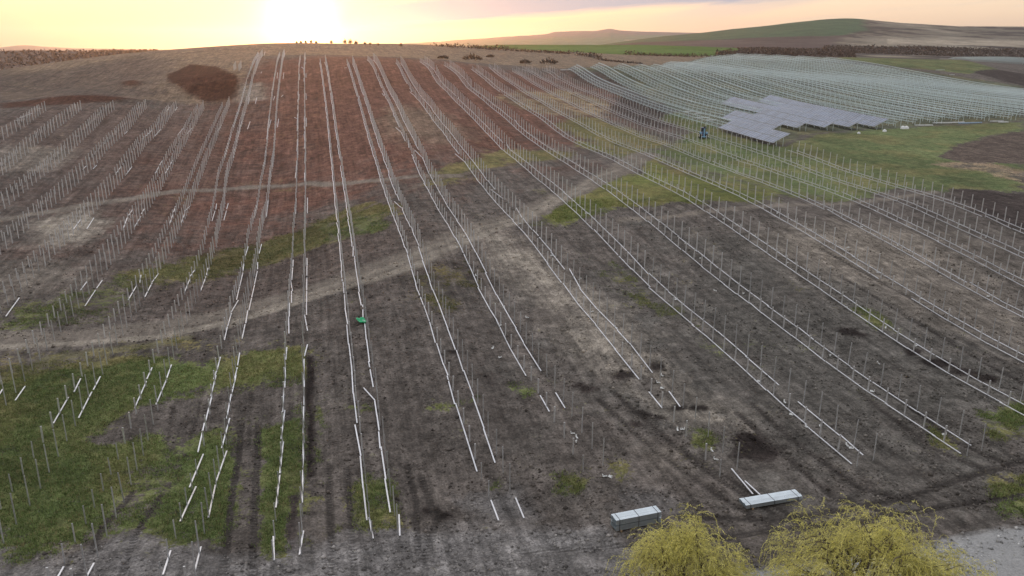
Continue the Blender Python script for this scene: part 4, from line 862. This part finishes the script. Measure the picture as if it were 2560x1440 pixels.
def willow(p, height, rx, ry, seed, label, lobes=16, strands=2600):
    "domed weeping crown: limbs run to lobes on the dome, thin leafy strands arch over and hang from each lobe"
    r = np.random.default_rng(seed); t = empty('willow_tree', p); tb = MB(); LB_ = []
    for i in range(lobes):
        a = 6.283*(i*.618+r.uniform(-.05, .05)); q = math.sqrt((i+.6)/lobes)*r.uniform(.85, 1.05); zz = height*(.97-.40*q*q)*r.uniform(.80, 1.04)
        LB_.append(np.array([rx*q*math.cos(a)*.86, ry*q*math.sin(a)*.86, zz]))
    fork = np.array([r.normal(0, .1), r.normal(0, .1), height*.24]); R0 = height*.030
    tb.tube([np.array([0, 0, -.3]), fork*.5+r.normal(0, .05, 3), fork], [R0*1.25, R0, R0*.9], 9); subs = []
    mains = [rnd(np.array([math.cos(a), math.sin(a), 1.1])) for a in np.linspace(0, 6.283, 6)[:-1]+r.uniform(0, 1)]
    mp = []
    for m_ in mains:
        e = fork+m_*np.array([rx*.42, ry*.42, height*.30]); k_ = (fork+e)/2+np.array([0, 0, -.25])+r.normal(0, .12, 3); tb.tube([fork, k_, e], [R0*.62, R0*.5, R0*.40], 7); mp.append(e)
    for c in LB_:
        s0 = min(mp+[fork+np.array([0, 0, height*.1])], key=lambda q_: np.linalg.norm((q_-c)*np.array([1, 1, .6])))
        k1 = s0+(c-s0)*.35+np.array([0, 0, .25])+r.normal(0, .18, 3); k2 = s0+(c-s0)*.7+np.array([0, 0, .35])+r.normal(0, .18, 3); tb.tube([s0, k1, k2, c], [R0*.36, R0*.28, R0*.2, R0*.1], 6)
        for j in range(8):
            f = r.uniform(.3, 1); b0 = s0+(c-s0)*f+np.array([0, 0, .25]); e = c+r.normal(0, 1, 3)*np.array([rx*.17, ry*.17, height*.06]); tb.tube([b0, (b0+e)/2+np.array([0, 0, .2])+r.normal(0, .1, 3), e], [R0*.16, R0*.11, R0*.05], 4); subs.append(e)
    tb.build('trunk', M['bark'], t, smooth=True)
    starts = np.array(LB_+subs); S_ = strands; cur = starts[r.integers(len(starts), size=S_)]+r.normal(0, 1, (S_, 3))*np.array([.33, .33, .22]); ln = r.uniform(.35, 1.0, S_)*r.choice([.8, 1.5, 2.4], S_, p=[.45, .35, .20])
    nrm = lambda v: v/(np.linalg.norm(v, axis=-1, keepdims=True)+1e-9)
    od = nrm(np.c_[cur[:, 0]/rx, cur[:, 1]/ry, 0*cur[:, 0]]*.8+r.normal(0, .8, (S_, 3))*np.array([1, 1, 0])); d = nrm(od*.75+np.array([0, 0, 1.])*r.uniform(.1, 1.2, (S_, 1))); tone = r.uniform(.55, 1.25, S_); st_ = .065; V = []; T = []
    for i in range(int(2.4/st_)):
        d = nrm(d+np.array([0, 0, -.16])+r.normal(0, .05, (S_, 3))); cur = cur+d*st_; ok = (i*st_ < ln) & (cur[:, 2] > .5); c_ = cur[ok]; d_ = d[ok]; k_ = len(c_)
        if not k_: break
        sdv = nrm(np.cross(d_, r.normal(0, 1, (k_, 3)))); lf = nrm(d_*.8+sdv*(.7 if i % 2 else -.7)+np.array([0, 0, -.1]))*r.uniform(.07, .14, (k_, 1)); wv_ = nrm(np.cross(lf, r.normal(0, 1, (k_, 3))))*r.uniform(.010, .018, (k_, 1))
        V.append(np.stack([c_-d_*.02, c_+lf*.5+wv_, c_+lf, c_+lf*.5-wv_], 1).reshape(-1, 3)); T.append(np.repeat(tone[ok]*r.uniform(.8, 1.25, k_), 4))
        if i % 3 == 0: V.append(np.stack([c_-d_*st_*1.5-sdv*.005, c_-d_*st_*1.5+sdv*.005, c_+d_*st_*1.5+sdv*.005, c_+d_*st_*1.5-sdv*.005], 1).reshape(-1, 3)); T.append(np.repeat(tone[ok]*.7, 4))
    V = np.concatenate(V); T = np.concatenate(T); F = np.arange(len(V)).reshape(-1, 4)
    me = mesh_np('crown', V, np.array(F), [M['willow']], False, {'tone': T}); link('crown', me, t)
    return tag(t, label, 'tree', 'willows at the edge of the gravel road')
def stand(u, dist): q = ray(u, 105); q = q/np.hypot(q[0], q[1])*dist; return np.array([q[0], q[1], gz1(q[0], q[1])])
willow(stand(1812, 36.5), 6.9, 3.2, 2.9, 3, 'smaller yellow-green willow standing before the tall steel bundle', 20, 2500)
willow(stand(2395, 38.5), 7.9, 5.6, 4.6, 11, 'larger yellow-green willow spreading over the gravel road edge', 38, 4600)
def shrub_mesh(name, w_, d_, h, seed, n=260, sz=.5):
    r = np.random.default_rng(seed); V = []; F = []; T = []; k = 0
    for i in range(n):
        a = r.uniform(0, 6.283); q = math.sqrt(r.random()); c = np.array([w_*q*math.cos(a), d_*q*math.sin(a), 0]); hh = h*(1-.6*q*q)*r.uniform(.4, 1.1)
        tp = c*1.15+np.array([r.normal(0, .2), r.normal(0, .2), hh]); b0 = c*.75; sd = rnd(r.normal(0, 1, 3))*sz*.5*r.uniform(.3, 1)
        for j in range(2):
            m_ = b0+(tp-b0)*r.uniform(.3, .9)+r.normal(0, .15, 3); V += [m_-sd, m_+rnd(r.normal(0, 1, 3))*sz*.5, tp*.5+m_*.5+sd, tp+r.normal(0, .1, 3)]; F.append((k, k+1, k+2, k+3)); k += 4; T += [r.uniform(.5, 1.3)]*4
    V = np.array(V); V[:, 2] = np.maximum(V[:, 2], -.2)
    return mesh_np(name, V, np.array(F), [M['twig']], False, {'tone': T})
# bare trees on the skyline
def bare_tree(p, h, seed, label):
    r = np.random.default_rng(seed); t = empty('bare_tree', p); tb = MB(); tw = MB(); V = []; F = []; T = []
    def g(a, d, Ln, rad, lv):
        q = a+d*Ln; tb.tube([a, (a+q)/2+r.normal(0, .05*Ln, 3), q], [rad, rad*.8, rad*.6], 5)
        if lv < 4:
            for _ in range(4): g(a+(q-a)*r.uniform(.5, 1), rnd(d+r.normal(0, .5, 3)+np.array([0, 0, .2])), Ln*r.uniform(.75, 1.0), rad*.6, lv+1)
        else:
            k = len(V); sd = rnd(r.normal(0, 1, 3))*.06; V.extend([q-sd, q+d*.5, q+sd, q-d*.4]); F.append((k, k+1, k+2, k+3)); T.extend([r.uniform(.5, 1.2)]*4)
    g(np.array([0, 0, -.3]), np.array([0, 0, 1.]), h*.22, h*.022, 0); tb.build('trunk', M['bark'], t)
    link('crown', shrub_mesh('crown', h*.36, h*.3, h*.95, seed, 70, .35), t, (0, 0, h*.12)); return tag(t, label, 'tree', 'bare trees on the skyline')
sk = [(742, 1.3), (752, 1.6), (764, 1.7), (778, 2.0), (790, 1.6), (828, 2.0), (862, 2.7), (876, 2.9), (890, 2.4), (912, 1.7), (925, 1.5), (945, 1.4), (1002, 2.0)]
for i, (u, h) in enumerate(sk): bare_tree(stand(u, 455), h, 40+i, f"small bare tree on the hill crest, {nth(i+1)} from left along the skyline")
# single shrubs on the dry slope
for i, (u, v, s, lb) in enumerate([(1108, 147, 1.0, 'low brown shrub on the dry slope, leftmost of five'), (1181, 152, 2.0, 'wide brown shrub on the dry slope, second from left'), (1226, 143, .9, 'tiny brown shrub high on the dry slope'),
                                   (1314, 159, 1.3, 'brown shrub near the top of the post rows'), (1371, 161, 1.9, 'round brown shrub just above the soil edge')]):
    o = link('shrub', shrub_mesh('shrub', 2.2*s, 1.6*s, 1.7*s, 60+i, 150, .5), None, at(u, v)); tag(o, lb, 'shrub', 'single shrubs on the dry slope')
# hedgerows: thick lines of bare bushes
def hedge(name, pts, wd, h, seed, label, dens=1.0):
    r = np.random.default_rng(seed); V = []; F = []; T = []; k = 0; P = np.array(pts); n = 0
    for a, b in zip(P[:-1], P[1:]):
        L_ = np.linalg.norm(b-a)
        for i in range(int(L_*11*dens)):
            f = r.random(); c = a+(b-a)*f; x_, y_ = c[0]+r.normal(0, wd*.4), c[1]+r.normal(0, wd*.4); z = c[2] if len(c) > 2 else gz1(x_, y_)
            hh = h*r.uniform(.35, 1.1)*(.6+.8*vn(np.array([x_*.08]), np.array([y_*.08]))[0]); sd = rnd(r.normal(0, 1, 3)*np.array([1, 1, .4]))*r.uniform(.4, 1.1)
            m_ = np.array([x_, y_, z]); tp = m_+np.array([r.normal(0, .7), r.normal(0, .7), hh])
            cc = m_+(tp-m_)*r.uniform(.15, 1); s1 = rnd(r.normal(0, 1, 3))*r.uniform(.25, .75); s2 = rnd(r.normal(0, 1, 3))*r.uniform(.25, .75); V += [cc-s1, cc-s2, cc+s1, cc+s2]; F.append((k, k+1, k+2, k+3)); k += 4; T += [r.uniform(.45, 1.25)]*4
    o = link(name, mesh_np(name, np.array(V), np.array(F), [M['twig']], False, {'tone': T})); return tag(o, label, 'hedge', kind='stuff')
H2 = lambda *q: [pt(u, v, d) for u, v, d in q]
gp = lambda *q: [(*stand(u, d)[:2], stand(u, d)[2]) for u, d in q]
hedge('hedgerow', gp((1085, 485), (1150, 490), (1250, 500), (1330, 505), (1430, 510)), 5, 2.4, 5, 'long dark brown hedgerow along the crest right of the sun')
hedge('hedgerow', gp((1440, 505), (1475, 500), (1500, 490)), 4, 2.8, 6, 'short brown hedgerow dipping down towards the racks')
hedge('hedgerow', gp((1560, 560), (1600, 565), (1640, 570), (1720, 575), (1790, 580)), 5, 2.8, 7, 'dark hedgerow between the dry slope and the green field')
hedge('hedgerow', gp((1500, 480), (1560, 460), (1610, 450)), 2, 1.0, 8, 'thin low hedge line running down the dry slope', .5)
def wood(name, poly, n, h, seed, label, br=1.0):
    r = np.random.default_rng(seed); V = []; F = []; T = []; k = 0; us = [q[0] for q in poly]; 
    for i in range(n):
        j = r.random(); u = us[0]+(us[-1]-us[0])*j; v0 = np.interp(u, us, [q[1] for q in poly]); v1 = np.interp(u, us, [q[2] for q in poly]); f = r.random()
        d0 = np.interp(u, us, [q[3] for q in poly]); d1 = np.interp(u, us, [q[4] for q in poly]); m_ = pt(u, v0+(v1-v0)*f**.8, d0+(d1-d0)*f)
        hh = h*r.uniform(.4, 1.1); sd = rnd(r.normal(0, 1, 3)*np.array([1, 1, .4]))*r.uniform(.6, 1.8); tp = m_+np.array([r.normal(0, 1), r.normal(0, 1), hh])
        cc = m_+(tp-m_)*r.uniform(0, 1); s1 = rnd(r.normal(0, 1, 3))*r.uniform(.6, 1.7); s2 = rnd(r.normal(0, 1, 3))*r.uniform(.6, 1.7); V += [cc-s1, cc-s2, cc+s1, cc+s2]; F.append((k, k+1, k+2, k+3)); k += 4; T += [r.uniform(.4, 1.15)*br]*4
    o = link(name, mesh_np(name, np.array(V), np.array(F), [M['twig']], False, {'tone': T})); return tag(o, label, 'wood', kind='stuff')
wood('bare_wood', [(1790, 142, 127, 640, 960), (1900, 145, 124, 640, 960), (2050, 150, 127, 640, 960), (2135, 153, 133, 640, 960)], 14000, 3.4, 9, 'dark leafless wood behind the far edge of the racks')
wood('bare_wood', [(2060, 139, 118, 970, 1120), (2250, 147, 119, 970, 1120), (2400, 152, 122, 970, 1120), (2600, 164, 128, 970, 1120)], 9000, 4, 10, 'dark scrub wood at the foot of the green hill')
wood('hillside_wood', [(-300, 190, 128, 600, 880), (0, 185, 127, 600, 890), (150, 165, 126, 600, 890), (390, 135, 126, 620, 890)], 3500, 1.6, 12, 'brown leafless wood on the low hill at far left', 1.5)
# another half-built row field far off to the right
ff = MB()
for i in range(26):
    for j in range(46):
        p = pt(2380+j*6.2+i*2, 150+i*.9, 700-i*3.5); z = gz1(p[0], p[1]); ff.box((p[0], p[1], z+1.0), (.22, .15, 2.4))
        if j % 3 == 0: ff.box((p[0], p[1]+1.5, z+1.7), (.3, 6.0, .15))
tag(ff.build('far_racks', M['thin']), 'faint grey field of racks far off at the right edge', 'racks', kind='stuff')

# ------------------------------------------------------------------ evening haze
hz = MB(); hz.box((0, 0, 2), (13000, 13000, 236)); hm = bpy.data.materials.new('evening_haze'); hm.use_nodes = True; ht = hm.node_tree; ht.nodes.clear()
pv = N(ht, 'ShaderNodeVolumePrincipled'); pv.inputs['Color'].default_value = (.92, .93, .97, 1); pv.inputs['Density'].default_value = .00006; pv.inputs['Anisotropy'].default_value = .8
ho = N(ht, 'ShaderNodeOutputMaterial'); Lk(ht, pv.outputs[0], ho.inputs['Volume'])
tag(hz.build('haze', hm), kind='stuff')
